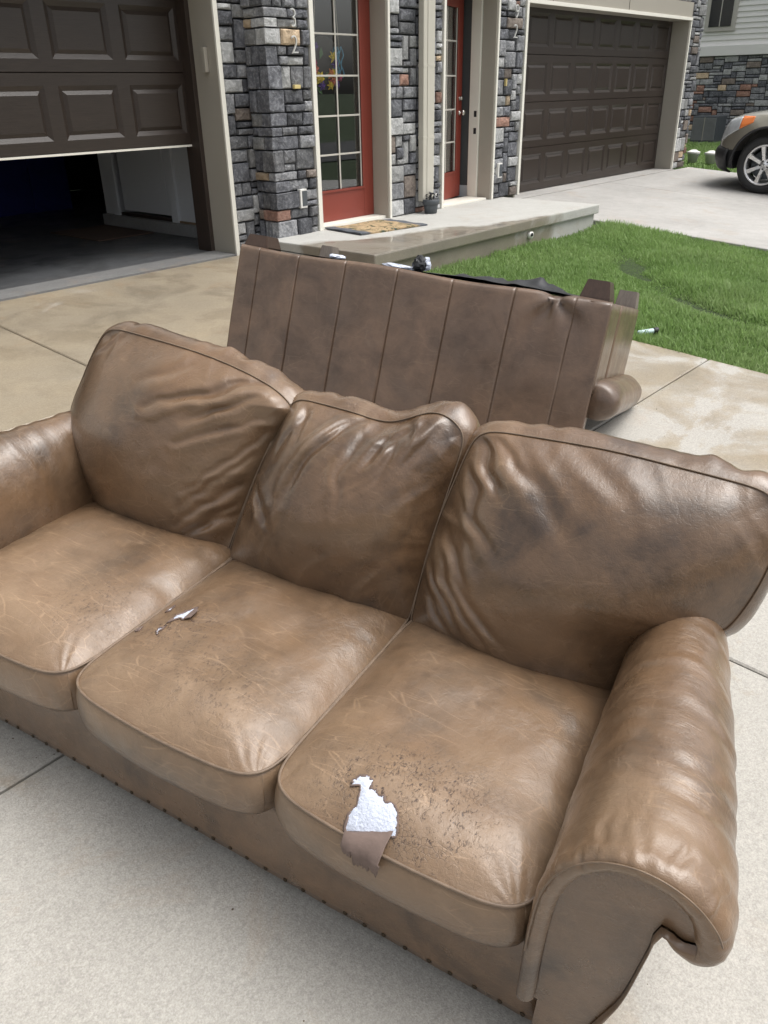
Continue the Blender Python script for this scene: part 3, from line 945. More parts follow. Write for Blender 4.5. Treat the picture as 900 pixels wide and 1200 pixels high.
r = bmesh.ops.extrude_face_region(bm, geom=list(bm.faces))
bmesh.ops.translate(bm, vec=(0, 0, -0.012), verts=[g for g in r['geom'] if isinstance(g, bmesh.types.BMVert)])
dm = bm_obj('doormat', bm, mat_mat())
dm.location = (5.86, 5.17, ZB + 0.004)
dm.rotation_euler = (0, 0, math.radians(-8))
tag(dm, 'tan and green printed doormat before the wreath door', 'doormat')

# wreath behind the glass of the first door
wr = empty('flower_wreath', (5.90, 5.745, 1.48), 'colourful flower wreath with ribbons hanging behind the door glass', 'wreath')
def flower(x, z, r, colr, seed):
    rg = random.Random(seed)
    V, F = [], []
    for ring, (rr, yy) in enumerate(((r, 0.0), (r * 0.65, -0.010))):
        n = 6
        for k in range(n):
            a = 6.283 * k / n + ring * 0.5 + rg.uniform(-.2, .2)
            i = len(V)
            w = 0.42
            V += [(x, yy - 0.004, z), (x + rr * .6 * math.cos(a - w), yy - .012, z + rr * .6 * math.sin(a - w)), (x + rr * math.cos(a), yy, z + rr * math.sin(a)), (x + rr * .6 * math.cos(a + w), yy - .012, z + rr * .6 * math.sin(a + w))]
            F.append((i, i + 1, i + 2, i + 3))
    return mesh_obj('flower', V, F, colr, wr)
FC = dict(y=plain('yellow_petal', (0.75, 0.52, 0.03), 0.6), r=plain('coral_petal', (0.60, 0.10, 0.05), 0.6), m=plain('magenta_petal', (0.45, 0.03, 0.12), 0.6), p=plain('purple_petal', (0.10, 0.03, 0.25), 0.6), g=plain('leaf_green', (0.10, 0.18, 0.07), 0.6), b=plain('blue_ribbon', (0.08, 0.28, 0.42), 0.5), o=plain('orange_petal', (0.75, 0.22, 0.03), 0.6))
for i, (x, z, r, k) in enumerate(((-0.215, 0.075, .055, 'y'), (-0.19, 0.0, .06, 'm'), (-0.175, -0.055, .06, 'r'), (-0.205, -0.03, .05, 'o'), (-0.115, -0.125, .065, 'y'), (-0.09, -0.18, .05, 'p'), (0.02, -0.185, .045, 'y'), (0.06, -0.15, .05, 'r'), (0.075, -0.10, .055, 'y'), (0.03, -0.095, .05, 'o'), (0.06, 0.04, .05, 'y'), (0.105, -0.18, .04, 'p'), (0.14, -0.12, .04, 'm'), (-0.15, 0.12, .04, 'p'), (0.09, -0.01, .05, 'p'))):
    flower(x, z, r * 1.05, FC[k], i)
for i, (x, z, a) in enumerate(((-0.09, 0.02, 1.3), (-0.20, -0.17, -1.2), (-0.15, -0.19, -.7), (0.11, -0.05, 1.1), (-0.05, -0.13, .6), (-0.24, 0.10, 2.0))):
    L = 0.10
    dx, dz = math.cos(a) * L, math.sin(a) * L
    nx, nz = -math.sin(a) * 0.025, math.cos(a) * 0.025
    mesh_obj('leaf', [(x, 0.01, z), (x + dx * .5 + nx, 0.0, z + dz * .5 + nz), (x + dx, 0.012, z + dz), (x + dx * .5 - nx, 0.0, z + dz * .5 - nz)], [(0, 1, 2, 3)], FC['g'], wr)
for i in range(7):
    rg = random.Random(i + 40)
    x0 = 0.13 + rg.uniform(-.05, .07)
    pts = [(x0 + 0.012 * math.sin(k * 1.3 + i), 0.0 + 0.008 * math.cos(k * 1.7 + i), 0.12 - k * 0.035) for k in range(8)]
    tube('ribbon', pts, 0.006, FC['b'], wr, 5)
for x in (-0.16, 0.11, 0.15):
    tube('cord', [(x, 0.0, 0.10), (x * 0.9, 0.0, 0.30), (x * 0.8, 0.0, 0.50)], 0.004, M['thread'], wr, 5)
lathe('wreath_hoop', [(0.20, -0.006), (0.212, -0.006), (0.212, 0.006), (0.20, 0.006)], M['jamb_brown'], wr, 30, (-0.03, 0.02, -0.01), (math.pi / 2, 0, 0))

# inside the garage, dim
tarp = empty('storage_cabinet', (4.75, 9.6, 0), 'dark blue plastic storage cabinet deep inside the open garage', 'cabinet')
tarp.location = (5.10, 10.2, 0.006)
box('carcass', (-0.55, -0.25, 0.0), (0.45, 0.25, 1.7), M['blue_tarp'], tarp, 0.01)
for x in (-0.54, -0.045):
    box('cabinet_door', (x, -0.27, 0.05), (x + 0.48, -0.252, 1.66), M['blue_tarp'], tarp, 0.006)
bx = empty('cardboard_box', (3.6, 10.6, 0.006), 'dim cardboard box on the garage floor', 'box')
box('carton', (-0.3, -0.25, 0), (0.3, 0.25, 0.45), M['cardboard'], bx, 0.004)
box('tape', (-0.302, -0.03, 0.30), (0.302, 0.03, 0.4515), M['trim'], bx)
gmat = box('garage_mat', (4.30, 7.35, 0.008), (4.93, 8.25, 0.020), plain('worn_brown_mat', (0.10, 0.065, 0.05), 0.95, 0.4, 14, bump=0.6), None, 0.004)
tag(gmat, 'worn brown mat on garage floor below the inner door', 'mat')

# ------------------------------------------------------------------ lawn
def blades(name, n, sampler, hfun, label, seed, width=0.0042):
    rg = np.random.RandomState(seed)
    xy = sampler(rg, n)
    n = len(xy)
    z = np.where(xy[:, 1] < YF, SL * (xy[:, 1] - YF), 0.0) - 0.045
    h = hfun(xy, rg)
    ang = rg.uniform(0, 6.283, n)
    lean = rg.uniform(0.15, 0.75, n) * h
    wd = width * rg.uniform(0.7, 1.3, n)
    dx, dy = np.cos(ang), np.sin(ang)
    sx, sy = -dy, dx
    V = np.zeros((n, 5, 3))
    base = np.stack([xy[:, 0], xy[:, 1], z], 1)
    for k, (f, w) in enumerate(((0, 1.0), (0, -1.0), (0.55, 0.8), (0.55, -0.8), (1.0, 0.0))):
        lf = f ** 1.8
        V[:, k, 0] = base[:, 0] + dx * lean * lf + sx * wd * w
        V[:, k, 1] = base[:, 1] + dy * lean * lf + sy * wd * w
        V[:, k, 2] = base[:, 2] + h * f * (1 - 0.25 * f * lean / np.maximum(h, 1e-3))
    idx = np.arange(n)[:, None] * 5
    q = np.concatenate([idx + np.array([[0, 1, 3]]), idx + np.array([[0, 3, 2]]), idx + np.array([[2, 3, 4]])], 1).reshape(-1, 3)
    me = bpy.data.meshes.new(name)
    me.vertices.add(n * 5)
    me.vertices.foreach_set('co', V.reshape(-1))
    me.loops.add(q.size)
    me.loops.foreach_set('vertex_index', q.reshape(-1).astype(np.int32))
    me.polygons.add(len(q))
    me.polygons.foreach_set('loop_start', np.arange(0, q.size, 3, dtype=np.int32))
    me.polygons.foreach_set('loop_total', np.full(len(q), 3, np.int32))
    me.update(calc_edges=True)
    a = me.attributes.new('tip', 'FLOAT', 'POINT')
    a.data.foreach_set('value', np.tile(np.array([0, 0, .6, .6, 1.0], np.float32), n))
    a = me.attributes.new('hue', 'FLOAT', 'POINT')
    hue = np.clip(rg.uniform(-0.3, 0.8, n) + 0.7 * fbm(xy[:, 0] * 1.4, xy[:, 1] * 1.4), 0, 1)
    a.data.foreach_set('value', np.repeat(hue.astype(np.float32), 5))
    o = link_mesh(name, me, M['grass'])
    return tag(o, label, 'grass', kind='stuff')
def rut(xy):
    # worn wheel hollow curving across the lawn
    yc = np.interp(xy[:, 0], [5.9, 6.12, 6.30, 6.45, 7.28, 7.8], [1.5, 1.9, 2.25, 2.58, 3.28, 3.73]) + 0.10 * vnoise(xy[:, 0] * 3, 0.5)
    return np.exp(-((xy[:, 1] - yc) / 0.22) ** 2) * np.clip((8.0 - xy[:, 0]) / 0.9, 0, 1) * np.clip((xy[:, 0] - 5.95) / 0.2, 0, 1) * (0.75 + 0.35 * vnoise(xy[:, 0] * 5, xy[:, 1] * 5))
def hlawn(xy, rg):
    h = 0.082 + 0.020 * vnoise(xy[:, 0] * 2.2, xy[:, 1] * 2.2) + 0.012 * vnoise(xy[:, 0] * 9, xy[:, 1] * 9)
    h *= rg.uniform(0.45, 1.3, len(xy))
    return h * (1 - 0.97 * np.clip(1.5 * rut(xy), 0, 1)) * (0.85 + 0.35 * np.clip(vnoise(xy[:, 0] * 1.3 + 4, xy[:, 1] * 1.3), -0.6, 1))
def samp(x0, x1, y0, y1):
    def f(rg, n):
        xy = np.stack([rg.uniform(x0, x1, n), rg.uniform(y0, y1, n)], 1)
        return xy
    return f
blades('lawn_grass', 150000, samp(5.052, 8.798, 0.2, 4.29), hlawn, 'green lawn between the porch and the two driveways', 1)
blades('lawn_grass', 26000, samp(5.075, 8.785, -3.5, 0.2), hlawn, 'green lawn running on towards the street', 2, 0.007)
blades('lawn_grass', 42000, samp(14.62, 22.4, 2.0, 9.5), lambda xy, rg: 0.07 * rg.uniform(0.7, 1.2, len(xy)), 'bright green lawn beyond the second driveway', 3, 0.009)

# ------------------------------------------------------------------ the torn sofa
n_up = Vector((0, -SL, 1)).normalized()
O_S = Vector((0.85, 0.401, gz(0.401)))
u_s = Vector((-0.192, 0.979, 0)); u_s.z = SL * u_s.y; u_s.normalize()
v_s = u_s.cross(n_up); v_s.normalize()
if v_s.x < 0: v_s = -v_s
sofa = empty('sofa', (0, 0, 0), 'worn brown leather three-seat sofa with torn seat cushions, upright in front', 'sofa')
sofa.matrix_world = Matrix(((-u_s.x, v_s.x, n_up.x, O_S.x), (-u_s.y, v_s.y, n_up.y, O_S.y), (-u_s.z, v_s.z, n_up.z, O_S.z), (0, 0, 0, 1)))
def sv(s, d, h): return np.stack(np.broadcast_arrays(-np.asarray(s, float), np.asarray(d, float), np.asarray(h, float)), -1)

def crom(pts, n):
    """smooth curve through points, n samples at even arc length"""
    P = np.array(pts, float)
    if len(P) == 2:
        t = np.linspace(0, 1, n)[:, None]
        return P[0] * (1 - t) + P[1] * t
    E = np.vstack([2 * P[0] - P[1], P, 2 * P[-1] - P[-2]])
    out = []
    for i in range(1, len(E) - 2):
        t = np.linspace(0, 1, 40, endpoint=False)[:, None]
        a, b, c, d = E[i - 1], E[i], E[i + 1], E[i + 2]
        out.append(0.5 * (2 * b + (c - a) * t + (2 * a - 5 * b + 4 * c - d) * t ** 2 + (3 * b - a - 3 * c + d) * t ** 3))
    out = np.vstack(out + [P[-1:]])
    L = np.concatenate([[0], np.cumsum(np.linalg.norm(np.diff(out, axis=0), axis=1))])
    q = np.linspace(0, L[-1], n)
    return np.stack([np.interp(q, L, out[:, k]) for k in range(P.shape[1])], 1)

def fold_field(A, B, folds):
    """sum of creases: each (polyline, width, height); a sharp trough with a soft ridge beside it"""
    H = np.zeros_like(A)
    for pts, w, amp in folds:
        C = crom(pts, 24)
        best = np.full(A.shape, 1e9)
        tt = np.zeros_like(A)
        sd_ = np.zeros_like(A)
        for i in range(len(C) - 1):
            p, q = C[i], C[i + 1]
            e = q - p
            L2 = e @ e + 1e-12
            t = np.clip(((A - p[0]) * e[0] + (B - p[1]) * e[1]) / L2, 0, 1)
            dx, dy = A - p[0] - t * e[0], B - p[1] - t * e[1]
            dd = np.hypot(dx, dy)
            m = dd < best
            best = np.where(m, dd, best)
            tt = np.where(m, (i + t) / (len(C) - 1), tt)
            sd_ = np.where(m, np.sign(e[0] * dy - e[1] * dx), sd_)
        taper = np.sin(np.pi * np.clip(tt * 0.92 + 0.06, 0, 1)) ** 0.7
        x = best * sd_ / w
        H += amp * taper * (-np.exp(-(x * 1.9) ** 2) + 0.95 * np.exp(-((x - 1.15) * 1.25) ** 2) + 0.35 * np.exp(-((x + 1.3) * 1.1) ** 2))
    return H

def cushion(name, B, T, L, Rr, frame, bulge, sig, depth, boxb, parent, mat, disp=None, wear=None, crack=None, N=96, K=8, p=9.0, welt=0.0034, backbulge=0.02, welt_back=False, fine=0.0, edge_fn=None):
    """stuffed cushion: face outline from four curves (B: v=0, T: v=1, L: u=0, R: u=1), boxing band and rear face"""
    t = np.linspace(-1, 1, N)
    x1 = np.sign(t) * (1 - (1 - np.abs(t)) ** 1.5)
    X, Y = np.meshgrid(x1, x1, indexing='ij')
    rho = np.maximum(np.abs(X), np.abs(Y))
    nn = (np.abs(X) ** p + np.abs(Y) ** p) ** (1 / p)
    f = np.where(nn > 1e-9, rho / np.maximum(nn, 1e-9), 1.0)
    f = 1 + (f - 1) * rho ** 7
    U, Vv = (X * f + 1) / 2, (Y * f + 1) / 2
    nS = 400
    cB, cT, cL, cR = crom(B, nS), crom(T, nS), crom(L, nS), crom(Rr, nS)
    g = np.linspace(0, 1, nS)
    def ev(c, q): return np.stack([np.interp(q, g, c[:, 0]), np.interp(q, g, c[:, 1])], -1)
    u_, v_ = U[..., None], Vv[..., None]
    c00, c10, c01, c11 = cB[0], cB[-1], cT[0], cT[-1]
    P2 = (1 - v_) * ev(cB, U) + v_ * ev(cT, U) + (1 - u_) * ev(cL, Vv) + u_ * ev(cR, Vv) - ((1 - u_) * (1 - v_) * c00 + u_ * (1 - v_) * c10 + (1 - u_) * v_ * c01 + u_ * v_ * c11)
    A, Bb = P2[..., 0], P2[..., 1]
    Wd = np.linalg.norm(cB[-1] - cB[0])
    Hd = np.linalg.norm(cL[-1] - cL[0])
    ed = np.minimum((1 - rho) * Wd / 2, (1 - rho) * Hd / 2)
    du, dv = (1 - np.abs(X)) * Wd / 2, (1 - np.abs(Y)) * Hd / 2
    hgt = bulge * (1 - np.exp(-du / sig)) * (1 - np.exp(-dv / sig)) * (0.68 + 0.32 * (1 - X ** 2) * (1 - Y ** 2))
    if disp is not None:
        dsp = disp(A, Bb, X, Y)
        hgt = hgt + dsp * (1 - np.exp(-ed / 0.010))
        rub = np.clip(dsp / 0.012, 0, 1)
    inset = (1 - X ** 2) * 0
    front = frame(A, Bb, hgt)
    idx = np.arange(N * N).reshape(N, N)
    loop = np.concatenate([idx[:-1, 0], idx[-1, :-1], idx[:0:-1, -1], idx[0, :0:-1]])
    lp = P2.reshape(-1, 2)[loop]
    tg = np.roll(lp, -1, 0) - np.roll(lp, 1, 0)
    tg /= np.linalg.norm(tg, axis=1)[:, None] + 1e-12
    on = np.stack([tg[:, 1], -tg[:, 0]], 1)
    cen = lp.mean(0)
    if ((lp - cen) * on).sum() < 0: on = -on
    V = [front.reshape(-1, 3)]
    F = []
    for i in range(N - 1):
        for j in range(N - 1):
            F.append((idx[i, j], idx[i + 1, j], idx[i + 1, j + 1], idx[i, j + 1]))
    prev = loop
    cnt = N * N
    m = len(loop)
    arc = np.concatenate([[0], np.cumsum(np.linalg.norm(np.diff(lp, axis=0), axis=1))])
    for k in range(1, K + 1):
        q = k / K
        off = boxb * math.sin(math.pi * q) ** 0.75
        wob = 1 + 0.28 * vnoise(arc * 9 + 2 * vnoise(arc * 3, 0.5, 1.5), q * 2.0, 3.3) + 0.22 * vnoise(arc * 31 + 3 * vnoise(arc * 5, 0.5, 4.5), q * 1.5, 7.7)
        pos = lp + on * (off * wob)[:, None]
        V.append(frame(pos[:, 0], pos[:, 1], np.full(m, -depth * q)))
        cur = np.arange(cnt, cnt + m)
        cnt += m
        for i in range(m):
            F.append((prev[i], cur[i], cur[(i + 1) % m], prev[(i + 1) % m]))
        prev = cur
    # rear face
    NB = N
    back = frame(A, Bb, -depth - backbulge * (1 - np.exp(-ed / 0.05)))
    bi = np.arange(N * N).reshape(N, N)
    inner = np.full((N, N), -1)
    bmask = np.ones((N, N), bool); bmask[0] = bmask[-1] = False; bmask[:, 0] = bmask[:, -1] = False
    inner[bmask] = np.arange(cnt, cnt + bmask.sum())
    V.append(back[bmask])
    cnt += bmask.sum()
    inner.reshape(-1)[loop] = prev
    for i in range(N - 1):
        for j in range(N - 1):
            F.append((inner[i, j], inner[i, j + 1], inner[i + 1, j + 1], inner[i + 1, j]))
    V = np.vstack(V)
    w = np.zeros(len(V)); cr = np.zeros(len(V)); fi = np.full(len(V), fine)
    if wear is not None:
        w[:N * N] = np.clip(wear(A, Bb, X, Y) + 0.40 * rub, 0, 1).reshape(-1)
        for k in range(K): w[N * N + k * m:N * N + (k + 1) * m] = w[loop] * (1 - (k + 1) / K * 0.8)
    if crack is not None: cr[:N * N] = crack(A, Bb, X, Y).reshape(-1)
    o = mesh_obj(name, V, F, mat, parent, True, dict(wear=w, crack=cr, fine=fi), fix=True)
    if welt:
        wp = frame(lp[:, 0] + on[:, 0] * 0.0015, lp[:, 1] + on[:, 1] * 0.0015, np.full(m, 0.0012))
        tube('welt', [tuple(q) for q in wp[::2]], welt, M['piping'], o, 6, True)
    surf = (A, Bb, hgt)
    return o, surf

# --- base, rail, feet, hidden frame
LEG = 0.07
S0, S1 = 0.0, 1.70
def sbox(name, s0, s1, d0, d1, h0, h1, mat, bev=0.012, parent=sofa): 
    return box(name, (-s1, d0, h0), (-s0, d1, h1), mat, parent, bev)
def leather_sheet_box(name, s0, s1, d0, d1, h0, h1, parent=sofa, mat=None, r=0.02, wob=0.004, wearv=0.1, n=(60, 10, 10)):
    """rounded upholstered block with slight unevenness"""
    nx, ny, nz = n
    bm = bmesh.new()
    cx, cy, cz = (s1 - s0) / 2, (d1 - d0) / 2, (h1 - h0) / 2
    bmesh.ops.create_cube(bm, size=2)
    def cut(ax, k):
        for i in range(1, k):
            c = -1 + 2 * i / k
            co = [0, 0, 0]; co[ax] = c
            no = [0, 0, 0]; no[ax] = 1
            bmesh.ops.bisect_plane(bm, geom=bm.verts[:] + bm.edges[:] + bm.faces[:], plane_co=co, plane_no=no)
    cut(0, nx); cut(1, ny); cut(2, nz)
    P = np.array([v.co for v in bm.verts]) * np.array([cx, cy, cz])
    hf = np.array([cx, cy, cz])
    q = np.clip(P, -(hf - r), hf - r)
    dlt = P - q
    ln = np.linalg.norm(dlt, axis=1)
    dirn = np.where(ln[:, None] > 1e-9, dlt / np.maximum(ln, 1e-9)[:, None], 0)
    P2 = np.where(ln[:, None] > 1e-9, q + dirn * r, P)
    off = wob * (fbm(P[:, 0] * 6 + s0 * 7, P[:, 2] * 9 + h0, P[:, 1] * 6))
    P2 = P2 + dirn * off[:, None]
    for v, c in zip(bm.verts, P2): v.co = Vector((-(s0 + s1) / 2 + c[0], (d0 + d1) / 2 + c[1], (h0 + h1) / 2 + c[2]))
    o = bm_obj(name, bm, mat or M['leather'], parent, True)
    k = len(o.data.vertices)
    a = o.data.attributes.new('wear', 'FLOAT', 'POINT')
    a.data.foreach_set('value', np.full(k, wearv, np.float32))
    return o
leather_sheet_box('front_rail', 0.0, 1.70, 0.0, 0.10, LEG - 0.016, 0.285, r=0.008, wearv=0.12)
leather_sheet_box('seat_deck', -0.02, 1.72, 0.095, 0.80, LEG + 0.01, 0.292, r=0.01, n=(10, 4, 3))
fl = leather_sheet_box('back_frame', -0.08, 1.78, 0.68, 0.84, LEG, 0.70, r=0.05, n=(30, 8, 16))
for vv in fl.data.vertices:
    vv.co.y += max(0, vv.co.z - 0.2) * 0.16
nm = None
for k in range(34):
    s = 0.022 + k * 0.0502
    if nm is None:
        V, F = lathe_geo([(0.0056, 0.0), (0.0050, 0.0015), (0.0035, 0.0026), (0.0015, 0.003)], 10)
        nm = mesh_obj('nail_head', V, F, M['nail'], sofa, True)
        o = nm
    else:
        o = nm.copy()
        col.objects.link(o)
    o.location = (-s + R.uniform(-.004, .004), 0.0005, LEG - 0.004 + R.uniform(-.002, .002))
    o.rotation_euler = (math.pi / 2, 0, 0)
def leg_block(name, x, y, z0, z1, top, bot, mat, parent):
    bm = bmesh.new()
    vs = []
    for z, r in ((z0, bot), (z0 + (z1 - z0) * 0.85, top), (z1, top)):
        vs.append([bm.verts.new((x + a * r, y + b * r, z)) for a, b in ((-1, -1), (1, -1), (1, 1), (-1, 1))])
    for a, b in zip(vs, vs[1:]):
        for k in range(4): bm.faces.new((a[k], a[(k + 1) % 4], b[(k + 1) % 4], b[k]))
    bm.faces.new(vs[0][::-1]); bm.faces.new(vs[-1])
    bmesh.ops.bevel(bm, geom=bm.edges[:], offset=0.003, segments=2, affect='EDGES')
    return bm_obj(name, bm, mat, parent)
for x, y in ((0.035, 0.06), (-1.735, 0.06), (-0.02, 0.72), (-1.68, 0.72)):
    leg_block('leg', x, y, 0.0, LEG + 0.012, 0.042, 0.032, M['leg_wood'], sofa)

# --- seat cushions
HS = 0.418
def seat_frame(A, Bq, h): return sv(A, Bq, HS + np.asarray(h))
seats = [(0.036, 0.572), (0.580, 1.112), (1.120, 1.668)]
HOLE = [(0.396, 0.018), (0.386, 0.022), (0.375, 0.016), (0.371, 0.004), (0.362, 0.006), (0.355, -0.001), (0.347, 0.003), (0.339, -0.004), (0.326, -0.001), (0.315, -0.010), (0.305, -0.028), (0.301, -0.040), (0.315, -0.052), (0.340, -0.062), (0.372, -0.072), (0.385, -0.056), (0.386, -0.040), (0.379, -0.024), (0.384, -0.010), (0.389, 0.001), (0.402, -0.004), (0.405, 0.006)]
def gauss(A, B, a, b, ra, rb): return np.exp(-((A - a) / ra) ** 2 - ((B - b) / rb) ** 2)
def seat_disp(i):
    def f(A, B, X, Y):
        s0, s1 = seats[i]
        h = 0.007 * fbm(A * 5 + i * 3.1, B * 5, 1.7) + 0.0035 * fbm(A * 16 + i, B * 13, 4.2)
        # puckers radiating from the two front corners and running in from the side seams
        for cx in (s0 + 0.01, s1 - 0.01):
            dx, dy = A - cx, B + 0.05
            r = np.hypot(dx, dy)
            th = np.arctan2(dy, dx)
            h = h + 0.0018 * np.exp(-r / 0.085) * np.sin(th * 12 + 5 * vnoise(r * 11, th * 1.5, i + 0.5 + cx)) * (1 - np.exp(-r / 0.02))
        e = np.minimum(A - s0, s1 - A)
        h = h + 0.0035 * np.exp(-e / 0.06) * vnoise(B * 24, e * 5, i * 2.2)
        # sat-in hollow
        h = h - 0.020 * gauss(A, B, (s0 + s1) / 2, 0.26, 0.17, 0.16)
        h = h + 0.010 * gauss(A, B, (s0 + s1) / 2, 0.02, 0.26, 0.07)
        return h
    return f
def seat_wear(i):
    def f(A, B, X, Y):
        s0, s1 = seats[i]
        w = 0.62 + 0.30 * gauss(A, B, (s0 + s1) / 2, 0.06, 0.24, 0.16) + 0.25 * fbm(A * 4 + i * 5, B * 4, 2.0)
        w = w - 0.35 * np.clip((B - 0.28) / 0.22, 0, 1)
        return np.clip(w, 0.05, 1)
    return f
def seat_crack(i):
    def f(A, B, X, Y):
        if i == 0:
            c = 1.6 * gauss(A, B, 0.33, 0.02, 0.13, 0.10) + 0.8 * gauss(A, B, 0.24, 0.05, 0.10, 0.09)
        elif i == 1:
            c = 1.5 * gauss(A, B, 1.02, 0.19, 0.10, 0.08) + 0.7 * gauss(A, B, 0.80, 0.08, 0.16, 0.12)
        else:
            c = 0.8 * gauss(A, B, 1.22, 0.14, 0.10, 0.12)
        return np.clip(c, 0, 1)
    return f
SURF = []
seat_obj = []
for i, (s0, s1) in enumerate(seats):
    fr_ = -0.058 - 0.004 * (i == 1)
    m_ = (s0 + s1) / 2
    Bc = [(s0, fr_ + 0.012), (s0 + 0.10, fr_ - 0.004), (m_, fr_ - 0.012), (s1 - 0.10, fr_ - 0.004), (s1, fr_ + 0.012)]
    Tc = [(s0, 0.60), (s1, 0.60)]
    Lc = [(s0, fr_ + 0.012), (s0 - 0.004, 0.25), (s0, 0.60)]
    Rc = [(s1, fr_ + 0.012), (s1 + 0.004, 0.25), (s1, 0.60)]
    o, sf = cushion('seat_cushion', Bc, Tc, Lc, Rc, seat_frame, 0.068, 0.050, 0.118, 0.013, sofa, M['leather'], seat_disp(i), seat_wear(i), seat_crack(i), N=104, p=10)
    tag(o, ['tan worn seat cushion with a hand-sized hole showing white batting', 'middle seat cushion with small tears near its rear', 'cracked but whole seat cushion beside the far arm'][i])
    SURF.append(sf)
    seat_obj.append(o)
def seat_h(i, a, b):
    A, B, h = SURF[i]
    dd = ((A - a) ** 2 + (B - b) ** 2).reshape(-1)
    k = np.argpartition(dd, 6)[:6]
    w = 1 / (dd[k] + 4e-6) ** 1.5
    return HS + float((h.reshape(-1)[k] * w).sum() / w.sum())
def blob_patch(name, poly, i, mat, parent, lift, crown, seed, sub=4):
    """batting that swells out through a tear: fan of rings, conforming to the seat"""
    rg = random.Random(seed)
    pl = np.array(poly + [poly[0]], float)
    P = np.vstack([pl[k] * (1 - q / sub) + pl[k + 1] * (q / sub) for k in range(len(poly)) for q in range(sub)])
    P = P + np.array([[rg.uniform(-.0014, .0014), rg.uniform(-.0018, .0018)] for _ in P])
    # small square tufts over the tear, ragged where it ends
    step = 0.0021
    lo, hi = P.min(0) - step, P.max(0) + step
    nx, ny = int((hi[0] - lo[0]) / step) + 1, int((hi[1] - lo[1]) / step) + 1
    def inside(x, y):
        c = False
        j = len(P) - 1
        for i_ in range(len(P)):
            if (P[i_][1] > y) != (P[j][1] > y) and x < (P[j][0] - P[i_][0]) * (y - P[i_][1]) / (P[j][1] - P[i_][1] + 1e-12) + P[i_][0]: c = not c
            j = i_
        return c
    V, F, ids = [], [], {}
    def vid(ix, iy):
        if (ix, iy) not in ids:
            x, y = lo[0] + ix * step, lo[1] + iy * step
            e = np.min(np.hypot(P[:, 0] - x, P[:, 1] - y))
            z = seat_h(i, x, y) + lift + crown * (1 - math.exp(-e / 0.008)) + 0.0007 * float(fbm(x * 90, y * 90, seed)) + rg.uniform(-.0004, .0004)
            ids[(ix, iy)] = len(V)
            V.append((-x + rg.uniform(-.0004, .0004), y + rg.uniform(-.0004, .0004), z))
        return ids[(ix, iy)]
    for ix in range(nx):
        for iy in range(ny):
            if inside(lo[0] + (ix + 0.5) * step, lo[1] + (iy + 0.5) * step):
                F.append((vid(ix, iy), vid(ix, iy + 1), vid(ix + 1, iy + 1), vid(ix + 1, iy)))
    return mesh_obj(name, V, F, mat, parent, True), P
_hc = np.array(HOLE).mean(0)
HOLE = [tuple(_hc + (np.array(q) - _hc) * np.array((1.12, 1.10 if q[1] > _hc[1] else 1.0))) for q in HOLE]
bat, hp = blob_patch('batting', HOLE, 0, M['batting'], seat_obj[0], 0.0022, 0.005, 4)
def torn_lip(P, i, parent, seed, rad=0.0022, out=1.02):
    rg = random.Random(seed)
    c = P.mean(0)
    pts, rr = [], []
    for q in P:
        x, y = c + (q - c) * (out + rg.uniform(-.012, .012))
        pts.append((-x, y, seat_h(i, x, y) + 0.0012 + rg.uniform(0, .0015)))
        rr.append(rad * rg.uniform(0.6, 1.7))
    tube('torn_edge', pts, rr, M['suede'], parent, 5, True)
torn_lip(hp, 0, seat_obj[0], 5)
# hanging flap, flesh side out
FL_T = [(0.378, -0.064), (0.352, -0.0555), (0.325, -0.046), (0.300, -0.036)]
top = crom(FL_T, 40)
drop = np.interp(np.linspace(0, 1, 40), [0, .06, .12, .24, .262, .285, .30, .40, .46, .54, .62, .66, .70, .73, .80, .86, .90, .95, 1.0], [.046, .052, .050, .053, .034, .036, .070, .073, .068, .073, .077, .078, .064, .062, .066, .071, .066, .056, .038])
drop = 0.022 + (drop - 0.022) * 0.72 + np.array([R.uniform(-.005, .005) for _ in range(40)])
V, F = [], []
for j in range(40):
    t0 = top[j]
    zt = seat_h(0, *t0)
    edge = -0.0905 - 0.0025 * math.sin(j * 0.22)
    for k in range(6):
        q = k / 5
        if k == 0: p_ = (t0[1], zt + 0.0040)
        elif k == 1: p_ = (t0[1] * 0.45 + edge * 0.55, HS + 0.024)
        else: p_ = (edge - 0.003 * math.sin(q * 3), HS + 0.004 - (drop[j] - 0.022) * (k - 2) / 3)
        V.append((-(t0[0] - 0.006 * q + 0.0015 * math.sin(j * 0.7) * q), p_[0], p_[1]))
for j in range(39):
    for k in range(5):
        a = j * 6 + k
        F.append((a, a + 1, a + 7, a + 6))
flp = mesh_obj('torn_flap', V, F, M['suede'], seat_obj[0], True)
sm = flp.modifiers.new('thick', 'SOLIDIFY'); sm.thickness = 0.0022
for k, poly in enumerate(([(1.027, 0.180), (1.024, 0.196), (1.030, 0.208), (1.016, 0.232), (1.005, 0.258), (1.002, 0.228), (0.999, 0.203), (1.010, 0.207), (1.018, 0.198)], [(1.018, 0.135), (1.028, 0.144), (1.034, 0.157), (1.021, 0.169), (1.024, 0.152)], [(1.074, 0.224), (1.077, 0.236), (1.070, 0.248), (1.066, 0.232)], [(1.092, 0.140), (1.098, 0.152), (1.093, 0.163), (1.086, 0.146)])):
    b_, pq = blob_patch('batting', poly, 1, M['batting'], seat_obj[1], 0.0012, 0.0016, 20 + k, 3)
    torn_lip(pq, 1, seat_obj[1], 30 + k, 0.0020, 1.05)
